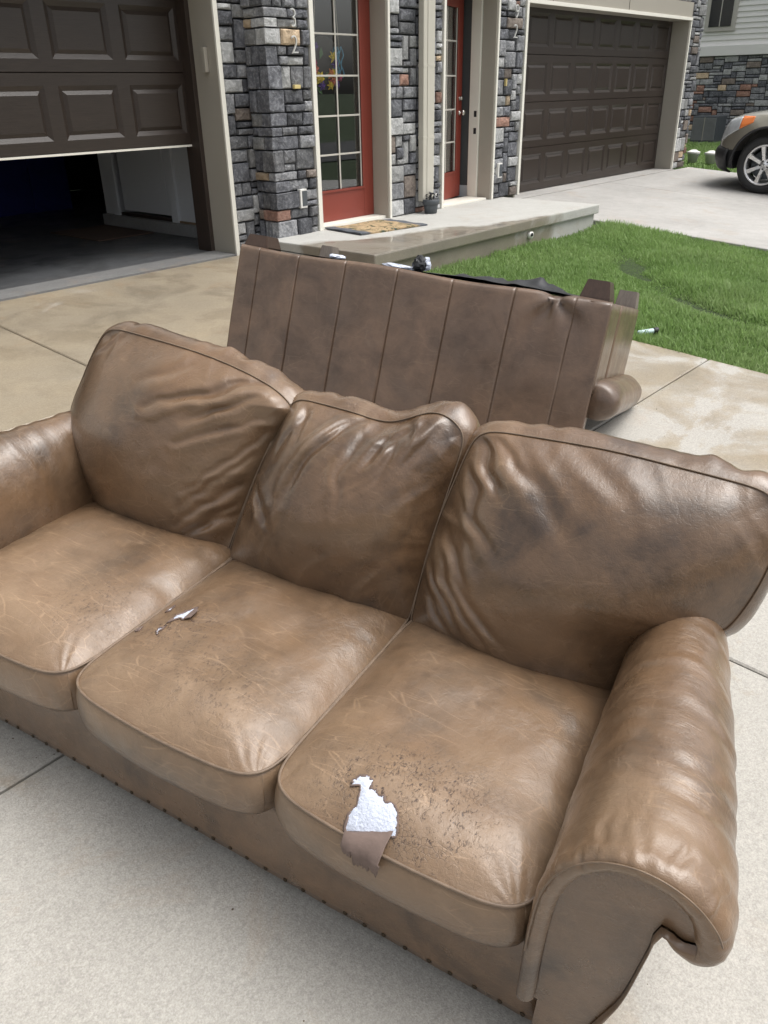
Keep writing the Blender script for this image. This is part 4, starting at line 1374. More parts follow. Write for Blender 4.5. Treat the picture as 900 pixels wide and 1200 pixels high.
flp2 = mesh_obj('torn_flap', [(-0.999, 0.203, seat_h(1, .999, .203) + .003), (-1.002, 0.230, seat_h(1, 1.002, .23) + .003), (-1.004, 0.258, seat_h(1, 1.004, .258) + .003), (-0.985, 0.240, seat_h(1, .985, .24) + .010), (-0.984, 0.212, seat_h(1, .984, .212) + .008)], [(0, 1, 3, 4), (1, 2, 3)], M['suede'], seat_obj[1])
flp2.modifiers.new('thick', 'SOLIDIFY').thickness = 0.002

# --- back cushions on a reclined plane
RA = math.radians(18)
BD0, BH0 = 0.545, 0.43
def back_frame(A, Bq, h):
    h = np.asarray(h)
    return sv(A, BD0 + np.asarray(Bq) * math.sin(RA) - h * math.cos(RA), BH0 + np.asarray(Bq) * math.cos(RA) + h * math.sin(RA))
F1 = [[(1.364, 0.357), (1.216, 0.419), (1.126, 0.459), (1.03, 0.440)], [(1.27, 0.281), (1.08, 0.375)], [(1.224, 0.166), (1.07, 0.340)], [(1.242, 0.108), (1.08, 0.290)], [(1.261, 0.059), (1.09, 0.222)], [(1.228, 0.025), (1.10, 0.175)], [(1.265, 0.013), (1.12, 0.11)], [(1.257, 0.342), (1.117, 0.420)], [(1.448, 0.404), (1.324, 0.465)]]
F2 = [[(0.772, 0.449), (0.839, 0.389), (0.893, 0.296), (0.902, 0.239)], [(0.793, 0.444), (0.853, 0.411), (0.882, 0.344)], [(0.962, 0.443), (0.936, 0.363)], [(0.709, 0.413), (0.732, 0.347)], [(0.671, 0.414), (0.69, 0.325)], [(0.606, 0.454), (0.628, 0.383)], [(0.645, 0.461), (0.707, 0.405)], [(1.022, 0.208), (0.954, 0.143)], [(0.942, 0.443), (0.992, 0.317)], [(0.76, 0.43), (0.775, 0.33), (0.76, 0.25)]]
F3 = [[(0.484, 0.457), (0.399, 0.375)], [(0.453, 0.474), (0.341, 0.41)], [(0.485, 0.4), (0.442, 0.305)], [(0.488, 0.322), (0.381, 0.255)], [(0.503, 0.246), (0.417, 0.154)], [(0.52, 0.14), (0.422, 0.038)], [(0.493, 0.168), (0.349, 0.033)], [(0.451, 0.163), (0.31, 0.048)], [(0.532, 0.093), (0.45, 0.017)], [(0.383, 0.473), (0.236, 0.328)]]
def back_disp(folds, amps, seed, seams, drag=()):
    def f(A, B, X, Y):
        fl_ = []
        for p, (w, a) in zip(folds, amps):
            p = np.array(p, float)
            c_ = p.mean(0)
            fl_.append((c_ + (p - c_) * 1.22, w * 0.80, a * 0.50))
        h = fold_field(A + 0.008 * vnoise(A * 22, B * 22, seed), B + 0.008 * vnoise(A * 22, B * 22, seed + 9), fl_)
        h = h + 0.014 * fbm(A * 4.5 + seed, B * 4.5, seed, 2) + 0.002 * fbm(A * 12, B * 12, seed + 2, 2)
        if seed == 1.0: h = h + 0.045 * gauss(A, B, 1.0, 0.42, 0.07, 0.06)
        # fine drag lines, slanting as the leather is pulled
        for an, fa, fb, am in drag:
            ca, sa = math.cos(an), math.sin(an)
            p_, q_ = A * ca + B * sa, -A * sa + B * ca
            h = h + am * (1 - 2.2 * np.abs(vnoise(q_ * fa + 1.2 * vnoise(p_ * 5, q_ * 5, seed + 6), p_ * fb, seed + 5))) * np.clip(vnoise(A * 6, B * 6, seed + 8) + 0.35, 0, 1)
        # gathers that run in from the seams
        for (side, amp, fr, ln) in seams:
            e = {'l': (1 + X), 'r': (1 - X), 'b': (1 + Y), 't': (1 - Y)}[side] * 0.27
            q = B if side in 'lr' else A
            g_ = vnoise(q * fr + 1.6 * vnoise(q * 7, e * 9, seed), e * 5.0, seed + 4)
            h = h + amp * (np.abs(g_) * -2 + 0.9) * np.exp(-e / ln)
        return h
    return f
# s grows towards the far arm; u=0 is the near (right) side
c3B = [(0.090, -0.06), (0.30, -0.075), (0.574, -0.05)]
c3T = [(-0.135, 0.512), (0.056, 0.514), (0.234, 0.512), (0.510, 0.490)]
c3L = [(0.090, -0.06), (0.058, 0.045), (0.012, 0.140), (-0.060, 0.190), (-0.115, 0.225), (-0.150, 0.37), (-0.135, 0.512)]
c3R = [(0.574, -0.05), (0.560, 0.22), (0.510, 0.490)]
c2B = [(0.582, -0.05), (0.86, -0.075), (1.150, -0.06)]
c2T = [(0.532, 0.478), (0.62, 0.500), (0.735, 0.452), (0.86, 0.452), (1.015, 0.452)]
c2L = [(0.582, -0.05), (0.562, 0.22), (0.532, 0.478)]
c2R = [(1.150, -0.06), (1.090, 0.22), (1.015, 0.452)]
c1B = [(1.158, -0.05), (1.40, -0.075), (1.640, -0.06)]
c1T = [(0.992, 0.425), (1.12, 0.470), (1.33, 0.500), (1.682, 0.512)]
c1L = [(1.158, -0.05), (1.100, 0.20), (1.050, 0.34), (0.992, 0.425)]
c1R = [(1.640, -0.06), (1.695, 0.045), (1.788, 0.205), (1.748, 0.36), (1.682, 0.512)]
def bwear(seed):
    return lambda A, B, X, Y: np.clip(0.10 + 0.22 * fbm(A * 3 + seed, B * 3, seed) + 0.10 * (B < 0.12), 0, 0.5)
amp1 = [(0.024, 0.024)] + [(0.019, 0.012)] * 6 + [(0.020, 0.014), (0.030, 0.010)]
amp2 = [(0.024, 0.022), (0.016, 0.014), (0.026, 0.016)] + [(0.020, 0.013)] * 4 + [(0.026, 0.014), (0.028, 0.016), (0.024, 0.009)]
amp3 = [(0.024, 0.019), (0.026, 0.015), (0.024, 0.016)] + [(0.022, 0.012)] * 6 + [(0.040, 0.012)]
o1, _ = cushion('back_cushion', c1B, c1T, c1L, c1R, back_frame, 0.138, 0.058, 0.105, 0.028, sofa, M['leather'], back_disp(F1, amp1, 1.0, [('l', 0.008, 20, 0.07), ('b', 0.005, 20, 0.06), ('t', 0.004, 18, 0.05)], [(2.45, 30, 4, 0.0040)]), bwear(1.0), N=132, p=14, welt=0.0018)
tag(o1, 'puffed back cushion against the far arm, highest left corner')
o2, _ = cushion('back_cushion', c2B, c2T, c2L, c2R, back_frame, 0.145, 0.056, 0.105, 0.028, sofa, M['leather'], back_disp(F2, amp2, 2.0, [('t', 0.011, 17, 0.08), ('r', 0.005, 20, 0.05), ('l', 0.004, 22, 0.05)], [(-1.0, 28, 5, 0.0042)]), bwear(2.0), N=132, p=14, welt=0.0018)
tag(o2, 'slumped middle back cushion with deep folds along its top')
o3, _ = cushion('back_cushion', c3B, c3T, c3L, c3R, back_frame, 0.138, 0.060, 0.105, 0.028, sofa, M['leather'], back_disp(F3, amp3, 3.0, [('r', 0.009, 18, 0.08), ('t', 0.003, 16, 0.05), ('b', 0.004, 18, 0.05)], [(0.85, 28, 4, 0.0038)]), bwear(3.0), N=132, p=14, welt=0.0018)
tag(o3, 'broad back cushion wrapped over the near arm')

# --- rolled arms
ARM = [(0.036, 0.215), (0.040, 0.32), (0.040, 0.42), (0.036, 0.50), (0.018, 0.572), (-0.022, 0.632), (-0.075, 0.664), (-0.130, 0.670), (-0.185, 0.652), (-0.228, 0.612), (-0.246, 0.564), (-0.236, 0.526), (-0.206, 0.510), (-0.176, 0.522), (-0.158, 0.546)]
ARM_LOW = [(-0.150, 0.520), (-0.143, 0.44), (-0.130, 0.33), (-0.108, 0.22), (-0.092, 0.14), (-0.088, LEG)]
def arm_map(s, d):
    si = 0.036 + 0.05 * np.clip(d, 0, 1)
    return si + (s - 0.036) * (1 - 0.5 * np.clip(d, 0, 1))
def build_arm(mirror, seed):
    mir = (lambda s: 1.706 - s) if mirror else (lambda s: s)
    root = empty('arm', (0, 0, 0), parent=sofa)
    prof = crom(ARM, 168)
    low = crom(ARM_LOW, 40)
    full = np.vstack([prof, low])
    tg = np.gradient(full, axis=0)
    tg /= np.linalg.norm(tg, axis=1)[:, None]
    nrm = np.stack([-tg[:, 1], tg[:, 0]], 1)
    # outward: away from the padded middle
    mid = np.array([-0.10, 0.45])
    if ((full - mid) * nrm)[:80].sum() < 0: nrm = -nrm
    m = len(full)
    ds_ = np.concatenate([[-0.050, -0.060, -0.064, -0.062, -0.054], np.linspace(-0.040, 0.80, 120)])
    ins = np.concatenate([[0.034, 0.026, 0.016, 0.008, 0.003], np.zeros(120)])
    order = len(ds_)
    V, w, fi = [], [], []
    ii = np.arange(m)
    arc = np.concatenate([[0], np.cumsum(np.linalg.norm(np.diff(full, axis=0), axis=1))])
    roll = np.clip((ii - 40) / 30.0, 0, 1) * np.clip((152 - ii) / 20.0, 0, 1)
    lwt = np.interp(ii, [0, 100, 135, 150, 158, 165, 170, 184, 207], [1.0, 1.05, 1.4, 1.4, 1.1, 0.35, 0.12, 0.12, 0.6])
    for k in range(order):
        d, q = ds_[k], ins[k]
        lw = lwt
        # cross creases on the roll, gathers at the front edge
        a_c = 0.0034 * vnoise(d * 40 + 0.9 * vnoise(arc * 9, d * 6, seed), arc * 3.0, seed) * roll
        a_c = a_c + 0.0035 * fbm(arc * 6, d * 6, seed + 3)
        near = math.exp(-max(0, d + 0.045) / 0.035)
        a_g = near * (0.0050 * (1 - 2.4 * np.abs(vnoise(arc * 58 + 0.8 * vnoise(arc * 20, d * 30, seed), d * 12, seed + 1))) + 0.0035 * vnoise(arc * 24, d * 16, seed + 2)) * (1 if q < 0.012 else 0.4) * roll
        swell = -0.004 + 0.010 * math.sin(min(1, max(0, (d + 0.05) / 0.8)) * math.pi)
        pos = full + nrm * ((a_c + a_g + swell * roll) - q * lw)[:, None]
        s = arm_map(pos[:, 0], d)
        V.append(sv(mir(s), d, pos[:, 1]))
        wv = 0.12 + 0.75 * np.exp(-((arc - 0.50) / 0.10) ** 2) * math.exp(-((d - 0.03) / 0.10) ** 2) + 0.16 * roll
        w.append(np.clip(wv, 0, 1))
        fi.append(roll * (0.9 if d > 0.02 else 0.3))
    V = np.vstack(V)
    F = []
    for k in range(order - 1):
        for j in range(m - 1):
            a = k * m + j
            F.append((a, a + 1, a + m + 1, a + m))
    if mirror: F = [f[::-1] for f in F]
    o = mesh_obj('arm_roll', V, F, M['leather'], root, True, dict(wear=np.concatenate(w), crack=np.zeros(len(V)), fine=np.concatenate(fi)))
    # facing panel inside the padded rim
    inner = full - nrm * 0.033 * lwt[:, None]
    pl = [(float(mir(arm_map(a, -0.05))), b) for a, b in inner]
    pl.append((float(mir(-0.004)), LEG))
    pl.append((float(mir(-0.004)), 0.215))
    bm = bmesh.new()
    vs = [bm.verts.new((-a, -0.046, b)) for a, b in pl]
    es = [bm.edges.new((vs[i], vs[(i + 1) % len(vs)])) for i in range(len(vs))]
    bmesh.ops.triangle_fill(bm, use_beauty=True, edges=es)
    r = bmesh.ops.extrude_face_region(bm, geom=bm.faces[:])
    bmesh.ops.translate(bm, vec=(0, 0.06, 0), verts=[g for g in r['geom'] if isinstance(g, bmesh.types.BMVert)])
    bmesh.ops.recalc_face_normals(bm, faces=bm.faces)
    bm_obj('arm_facing', bm, M['leather'], root)
    # lower core so that the arm is closed
    leather_sheet_box('arm_core', mir(0.0) if not mirror else mir(0.0), mir(-0.075) if mirror else mir(0.0) , -0.03, 0.80, LEG, 0.50, root, n=(3, 3, 3)) if False else None
    s_a, s_b = sorted((mir(0.03), mir(-0.07)))
    leather_sheet_box('arm_core', s_a, s_b, 0.02, 0.80, LEG, 0.46, root, n=(4, 6, 6), r=0.02)
    # gather stitch along the rim
    path = []
    for j in range(28, 136):
        p_ = full[j] - nrm[j] * 0.0095
        path.append(tuple(sv(mir(arm_map(p_[0], -0.05)), -0.0655, p_[1])))
    tube('rim_seam', path, 0.0016, M['piping'], root, 5)
    return root
build_arm(False, 2.0)
build_arm(True, 5.0)

# ------------------------------------------------------------------ the overturned sofa
K0 = -SL * YF * n_up.z
bpt = Vector((3.261, 1.538, 0.428))
e1 = Vector((0.249, -0.966, -0.068)).normalized()
e2 = n_up.cross(e1).normalized()
if e2.x < 0: e2 = -e2
TH = math.radians(15.5)
D2 = e2 * math.cos(TH) - n_up * math.sin(TH)
Z2 = -(n_up * math.cos(TH) + e2 * math.sin(TH))
X2 = -e1
sofa2 = empty('sofa', (0, 0, 0), 'brown leather sofa turned upside down, feet in the air, panelled back towards us', 'sofa')
sofa2.matrix_world = Matrix(((X2.x, D2.x, Z2.x, bpt.x), (X2.y, D2.y, Z2.y, bpt.y), (X2.z, D2.z, Z2.z, bpt.z), (0, 0, 0, 1)))
L2 = 1.915
REC = math.tan(math.radians(4))
# outside back: seven upright panels, seams between
seam_img = [0.0, 0.155, 0.435, 0.735, 1.02, 1.30, 1.565, 1.80, L2]
def back_panel(x0, x1, k):
    nx, nz = 22, 44
    V, F, w = [], [], []
    for i in range(nx + 1):
        for j in range(nz + 1):
            q, z = i / nx, 0.745 * j / nz
            x = x0 + (x1 - x0) * q
            e = min(q, 1 - q) * (x1 - x0)
            y = -z * REC - 0.0002 * (1 - math.exp(-e / 0.006)) - 0.004 * math.exp(-z / 0.02) * 0
            y -= 0.004 * float(fbm(x * 4, z * 4, 8.0))
            if z < 0.012: y += 0.010 * (1 - z / 0.012) ** 2
            # pulled corner near the right-hand leg
            r = math.hypot(x - 0.245, z - 0.0)
            th = math.atan2(z, x - 0.245)
            y += 0.034 * math.exp(-r / 0.08) * math.sin(th * 6 + 0.6) * (1 - math.exp(-r / 0.02))
            dz = 0.020 * math.exp(-((x - 0.245) / 0.05) ** 2) * math.exp(-z / 0.08) - 0.006 * math.sin(x * 7) * math.exp(-z / 0.1)
            V.append((x, y, z + dz))
            w.append(0.05)
    for i in range(nx):
        for j in range(nz):
            a = i * (nz + 1) + j
            F.append((a, a + 1, a + nz + 2, a + nz + 1))
    n0 = len(V)
    # turn the edges in so that the panel has thickness
    o = mesh_obj('back_panel', V, F, M['back_leather'], sofa2, True, dict(wear=w, crack=[0] * n0, fine=[0] * n0), fix=False)
    md = o.modifiers.new('thick', 'SOLIDIFY'); md.thickness = 0.008; md.offset = 0 
    return o
for k in range(len(seam_img) - 1):
    back_panel(seam_img[k], seam_img[k + 1], k)
for k, x in enumerate(seam_img[1:-1]):
    tube('back_seam', [(x, -0.0045 - REC * z + 0.008 * math.exp(-z / 0.02), z) for z in np.linspace(0.004, 0.74, 12)], 0.0007, M['back_seam'], sofa2, 5)
# carcass behind the back, base frame, sides
def s2box(name, lo, hi, mat=None, r=0.02, n=(12, 8, 8)):
    return leather_sheet_box(name, -hi[0], -lo[0], lo[1], hi[1], lo[2], hi[2], sofa2, mat or M['back_leather'], r, 0.003, 0.05, n)
bk = s2box('back_core', (0.012, 0.012, 0.004), (L2 - 0.012, 0.16, 0.745), n=(20, 4, 12))
for vv in bk.data.vertices: vv.co.y -= vv.co.z * REC
s2box('base_frame', (0.02, 0.05, 0.006), (L2 - 0.02, 0.84, 0.13), r=0.012)
s2box('front_rail', (0.03, 0.80, 0.0), (L2 - 0.03, 0.865, 0.14), r=0.015)
# side panels with an upright seam, then the roll
def side(x0, sgn):
    o1_ = s2box('side_panel', (min(x0, x0 + sgn * 0.10), -0.004, 0.0), (max(x0, x0 + sgn * 0.10), 0.26, 0.40), r=0.012, n=(4, 8, 10))
    o2_ = s2box('side_panel', (min(x0, x0 + sgn * 0.10), 0.262, 0.0), (max(x0, x0 + sgn * 0.10), 0.862, 0.40), r=0.012, n=(4, 12, 10))
    N_, Mv = 60, 40
    V, F = [], []
    for i in range(N_ + 1):
        q = i / N_
        y = 0.06 + 0.83 * q
        for k in range(Mv):
            a = 2 * math.pi * k / Mv
            rr = 0.092 + 0.003 * float(vnoise(y * 40, a * 2, 3.0)) * (q > 0.6) + 0.004 * float(vnoise(y * 9, a, 5.0))
            e = min(q, 1 - q) * 0.83
            rr *= (1 - math.exp(-e / 0.022)) * 0.35 + 0.65 if e < 0.1 else 1.0
            V.append((x0 - sgn * (0.012 if sgn > 0 else -0.09) + rr * 1.12 * math.cos(a), y, 0.428 + rr * math.sin(a)))
    for i in range(N_):
        for k in range(Mv):
            F.append((i * Mv + k, i * Mv + (k + 1) % Mv, (i + 1) * Mv + (k + 1) % Mv, (i + 1) * Mv + k))
    F.append(tuple(range(Mv))[::-1]); F.append(tuple(N_ * Mv + k for k in range(Mv)))
    n0 = len(V)
    mesh_obj('arm_roll', V, F, M['back_leather'], sofa2, True, dict(wear=[0.1] * n0, crack=[0] * n0, fine=[0.25] * n0), fix=True)
side(0.0, 1)
side(L2, -1)
# inside back cushions, squashed under the frame
for k in range(3):
    xa = 0.06 + k * 0.60
    cshell = s2box('back_cushion', (xa, 0.10, 0.32), (xa + 0.595, 0.30, 0.748), M['leather'], 0.07, (14, 10, 14))
# feet
leg_block('leg', 0.085, 0.085, -0.086, 0.004, 0.066, 0.048, M['leg_wood'], sofa2)
leg_block('leg', 0.062, 0.79, -0.080, 0.004, 0.052, 0.044, M['leg_grey'], sofa2)
leg_block('leg', L2 - 0.078, 0.080, -0.062, 0.004, 0.070, 0.054, M['leg_wood'], sofa2)
leg_block('leg', L2 - 0.075, 0.80, -0.080, 0.004, 0.046, 0.038, M['leg_grey'], sofa2)
# torn dust cloth over the underside, loose and rucked near the back edge
V, F = [], []
nx, ny = 90, 40
for i in range(nx + 1):
    for j in range(ny + 1):
        x = 0.17 + (L2 - 0.25) * i / nx
        y = 0.03 + 0.78 * j / ny
        ruck = 0.050 * math.exp(-((x - 0.36) / 0.13) ** 2 - ((y - 0.16) / 0.10) ** 2) + 0.030 * math.exp(-((x - 0.62) / 0.20) ** 2 - ((y - 0.10) / 0.07) ** 2)
        z = -0.004 - ruck * (0.75 + 0.5 * float(vnoise(x * 22, y * 14, 2.0))) - 0.005 * abs(float(fbm(x * 6, y * 6, 1.0)))
        V.append((x, y, z))
for i in range(nx):
    for j in range(ny):
        a = i * (ny + 1) + j
        F.append((a, a + 1, a + ny + 2, a + ny + 1))
mesh_obj('dust_cloth', V, F, M['dustcloth'], sofa2, True)
def crumple(name, c, sx, sy, sz, mat, seed, parent):
    bm = bmesh.new()
    bmesh.ops.create_icosphere(bm, subdivisions=3, radius=1)
    P = np.array([v.co for v in bm.verts])
    f = 1 + 0.45 * fbm(P[:, 0] * 2.2 + seed, P[:, 1] * 2.2, P[:, 2] * 2.2)
    for v, p_, q in zip(bm.verts, P, f): v.co = Vector((c[0] + p_[0] * q * sx, c[1] + p_[1] * q * sy, c[2] + p_[2] * q * sz))
    return bm_obj(name, bm, mat, parent)
crumple('torn_cloth', (0.955, 0.10, -0.040), 0.034, 0.04, 0.040, M['dustcloth'], 3.0, sofa2)
crumple('loose_batting', (0.935, 0.13, -0.045), 0.022, 0.03, 0.032, M['batting'], 7.0, sofa2)
crumple('loose_batting', (1.055, 0.10, -0.012), 0.085, 0.035, 0.014, M['batting'], 9.0, sofa2)
crumple('loose_batting', (1.40, 0.09, -0.014), 0.045, 0.03, 0.012, M['batting'], 5.0, sofa2)

# ------------------------------------------------------------------ grit and leaf crumbs on the drive
V, F = [], []
rq = random.Random(77)
for i in range(520):
    if i % 3 == 0: x, y = rq.choice([2.25, -0.8]) + rq.gauss(0, 0.02), rq.uniform(-0.5, 5.6)
    elif i % 3 == 1: x, y = rq.uniform(-0.5, 5.0), rq.choice([1.70, 3.69]) + rq.gauss(0, 0.02)
    else: x, y = rq.uniform(-0.5, 5.0), rq.uniform(-0.4, 5.6)
    r = rq.uniform(0.0012, 0.0034)
    a0 = rq.uniform(0, 6.28)
    b0 = len(V)
    for k in range(5):
        V.append((x + r * rq.uniform(.7, 1.4) * math.cos(a0 + k * 1.257), y + r * rq.uniform(.7, 1.4) * math.sin(a0 + k * 1.257), gz(y) + 0.0002))
    V.append((x, y, gz(y) + r * rq.uniform(.5, 1.0)))
    for k in range(5): F.append((b0 + k, b0 + (k + 1) % 5, b0 + 5))
grit = mesh_obj('grit', V, F, plain('dark_grit', (0.10, 0.075, 0.05), 0.9, 0.5, 200))
tag(grit, 'dark grit and leaf crumbs scattered over the driveway', 'grit', kind='stuff')

# ------------------------------------------------------------------ small thing in the grass
tb = empty('tube', (5.30, 2.235, gz(2.235) - 0.005), 'small pale tube with a black cap lying at the lawn edge', 'tube')
tb.rotation_euler = (0, math.radians(84), math.radians(-42))
lathe('barrel', [(0.014, -0.055), (0.018, -0.05), (0.018, 0.05), (0.015, 0.056)], plain('pale_teal_plastic', (0.55, 0.70, 0.72), 0.35), tb, 16)
lathe('cap', [(0.020, 0.057), (0.021, 0.062), (0.021, 0.085), (0.018, 0.09)], M['black_plastic'], tb, 16)

# ------------------------------------------------------------------ the parked car
def paint():
    t = NT('bronze_grey_paint')
    co = t.coord()
    n = t.noise(co, 900, 2)
    c = t.ramp(n, [(0.3, (0.33, 0.315, 0.265)), (0.7, (0.42, 0.40, 0.345))])
    return t.set(Base_Color=c, Metallic=0.75, Roughness=0.38, Coat_Weight=0.9, Coat_Roughness=0.06)
M['paint'] = paint()
M['tyre'] = plain('tyre_rubber', (0.022, 0.022, 0.023), 0.75, 0.2, 30)
M['alloy'] = plain('silver_alloy', (0.72, 0.72, 0.73), 0.30, 0.04, 10, metal=0.85)
M['amber'] = plain('amber_lens', (0.72, 0.20, 0.05), 0.2, 0.1)
M['lamp_clear'] = plain('clear_lens', (0.42, 0.44, 0.46), 0.08, 0.25, 18, spec=0.8)
M['tint'] = plain('tinted_glass', (0.015, 0.017, 0.018), 0.06, 0.1)
car = empty('parked_car', (0, 0, 0), 'bronze grey car parked on the second driveway, facing the garage', 'car')
CY, CX = 3.955, 12.49
up_c = n_up
fy = Vector((0, 1, SL)).normalized()
fx = fy.cross(up_c)
o_c = Vector((CX, CY, gz(CY)))
car.matrix_world = Matrix(((fx.x, fy.x, up_c.x, o_c.x), (fx.y, fy.y, up_c.y, o_c.y), (fx.z, fy.z, up_c.z, o_c.z), (0, 0, 0, 1)))
# local: x 0 = left flank .. 1.94, y 0 = front axle, +y = front, z up
CW = 1.94
def car_section(y):
    """returns list of (x offset from the centre line >=0, z) from sill to roof line of the lower body"""
    ft = [(-3.75, 1.02, 0.42), (-3.55, 1.10, 0.30), (-2.9, 1.13, 0.28), (-1.0, 1.10, 0.25), (-0.2, 1.055, 0.27), (0.25, 1.015, 0.27), (0.50, 0.965, 0.27), (0.64, 0.915, 0.27), (0.74, 0.80, 0.27), (0.81, 0.66, 0.29)]
    ys = [f[0] for f in ft]
    zt = float(np.interp(y, ys, [f[1] for f in ft]))
    zb = float(np.interp(y, ys, [f[2] for f in ft]))
    hw = float(np.interp(y, [-3.75, -3.4, -2.5, -0.5, 0.2, 0.44, 0.59, 0.71, 0.81], [0.80, 0.93, 0.965, 0.967, 0.965, 0.925, 0.855, 0.72, 0.50]))
    zw = zb + (zt - zb) * 0.62
    pts = [(hw * 0.93, zb), (hw * 0.985, zb + 0.10), (hw, zb + (zt - zb) * 0.35), (hw, zw), (hw * 0.975, zb + (zt - zb) * 0.80), (hw * 0.92, zt - 0.055), (hw * 0.83, zt - 0.018), (hw * 0.6, zt), (0, zt + 0.018)]
    return pts
ys_ = np.concatenate([np.linspace(-3.75, -0.6, 16), np.linspace(-0.5, 0.81, 30)])
V, F = [], []
for y in ys_:
    pts = car_section(y)
    ring = [(CW / 2 - px, y, pz) for px, pz in pts] + [(CW / 2 + px, y, pz) for px, pz in pts[-2::-1]]
    V += ring
m = len(ring)
for i in range(len(ys_) - 1):
    for k in range(m):
        F.append((i * m + k, i * m + (k + 1) % m, (i + 1) * m + (k + 1) % m, (i + 1) * m + k))
F.append(tuple(range(m))[::-1]); F.append(tuple((len(ys_) - 1) * m + k for k in range(m)))
body = mesh_obj('body', V, F, M['paint'], car, True, None, fix=True)
V, F = [], []
for cy in (0.0, -2.70):
    base = len(V)
    seg = 48
    for x in (-0.3, CW + 0.3):
        for k in range(seg):
            a = 2 * math.pi * k / seg
            V.append((x, cy + 0.445 * math.cos(a), 0.385 + 0.445 * math.sin(a)))
    for k in range(seg):
        F.append((base + k, base + (k + 1) % seg, base + seg + (k + 1) % seg, base + seg + k))
    F.append(tuple(base + k for k in range(seg))[::-1]); F.append(tuple(base + seg + k for k in range(seg)))
cut = mesh_obj('cutter', V, F, M['black_plastic'], car, False, None, fix=True)
md = body.modifiers.new('cut', 'BOOLEAN'); md.operation = 'DIFFERENCE'; md.object = cut; md.solver = 'EXACT'
dg = bpy.context.evaluated_depsgraph_get()
dg.update()
nb = bpy.data.meshes.new_from_object(body.evaluated_get(dg))
body.modifiers.clear()
body.data = nb
bpy.data.objects.remove(cut)
for p_ in nb.polygons: p_.use_smooth = True
nb.materials.append(M['black_plastic'])
for p_ in nb.polygons:
    if p_.center.y > 0.40 and p_.center.z < 0.50: p_.material_index = len(nb.materials) - 1
try:
    nb.set_sharp_from_angle(angle=math.radians(38))
except Exception:
    pass
# dark inner arches and the lip round each arch
for cy in (0.0, -2.70):
    box('wheel_well', (0.30, cy - 0.50, 0.30), (CW - 0.30, cy + 0.50, 0.86), M['black_plastic'], car)
    for x in (0.004, CW - 0.004):
        pts = [(x, cy + 0.452 * math.cos(a), 0.385 + 0.452 * math.sin(a)) for a in np.linspace(-0.18, math.pi + 0.18, 32)]
        tube('arch_lip', pts, 0.018, M['black_plastic'], car, 8)
# bumper cladding: dark lower lip with a rounded nose
V, F = [], []
yn = np.linspace(-1, 1, 41)
secs = [(0.20, 0.80), (0.235, 0.90), (0.30, 0.965), (0.38, 1.0), (0.45, 1.015), (0.50, 0.99), (0.53, 0.95)]
for q in yn:
    ang = q * 1.15
    for z, k in secs:
        px = CW / 2 + 0.99 * k * math.copysign(abs(math.sin(ang)) ** 0.72, ang) * 0.985
        py = 0.30 + 0.575 * k * max(0.0, math.cos(ang * 1.18)) ** 0.55
        V.append((px, py, z))
ns = len(secs)
for i in range(len(yn) - 1):
    for j in range(ns - 1):
        a = i * ns + j
        F.append((a, a + 1, a + ns + 1, a + ns))
bmp = mesh_obj('bumper', V, F, M['black_plastic'], car, True, None, fix=True)
bmp.modifiers.new('t', 'SOLIDIFY').thickness = 0.02
# greenhouse
V = []
gh = [(-3.55, 0.86, 1.10), (-3.2, 0.70, 1.74), (-1.25, 0.72, 1.78), (-0.35, 0.84, 1.075)]
for y, hw, z in gh: V += [(CW / 2 - hw, y, z), (CW / 2 + hw, y, z)]
lo_ = [(CW / 2 - 0.90, -3.6, 1.05), (CW / 2 + 0.90, -3.6, 1.05), (CW / 2 + 0.90, -0.30, 1.03), (CW / 2 - 0.90, -0.30, 1.03)]
V += lo_
mesh_obj('cabin', V, [(0, 1, 3, 2), (2, 3, 5, 4), (4, 5, 7, 6), (8, 0, 2), (8, 2, 4), (8, 4, 11), (11, 4, 6), (1, 9, 3), (3, 9, 5), (5, 9, 10), (5, 10, 7), (8, 9, 1, 0), (6, 7, 10, 11)], M['paint'], car, False, None, fix=True)
for x, sg in ((CW / 2 - 0.865, -1), (CW / 2 + 0.865, 1)):
    q = [(x, -3.3, 1.14), (x, -0.62, 1.12), (x - sg * 0.13, -1.32, 1.70), (x - sg * 0.13, -3.1, 1.68)]
    mesh_obj('side_window', [(a + sg * 0.012, b, c) for a, b, c in q], [(0, 1, 2, 3)], M['tint'], car).modifiers.new('t', 'SOLIDIFY').thickness = 0.01
mesh_obj('windscreen', [(CW / 2 - 0.80, -0.40, 1.12), (CW / 2 + 0.80, -0.40, 1.12), (CW / 2 + 0.69, -1.20, 1.75), (CW / 2 - 0.69, -1.20, 1.75)], [(0, 1, 2, 3)], M['tint'], car).modifiers.new('t', 'SOLIDIFY').thickness = 0.01
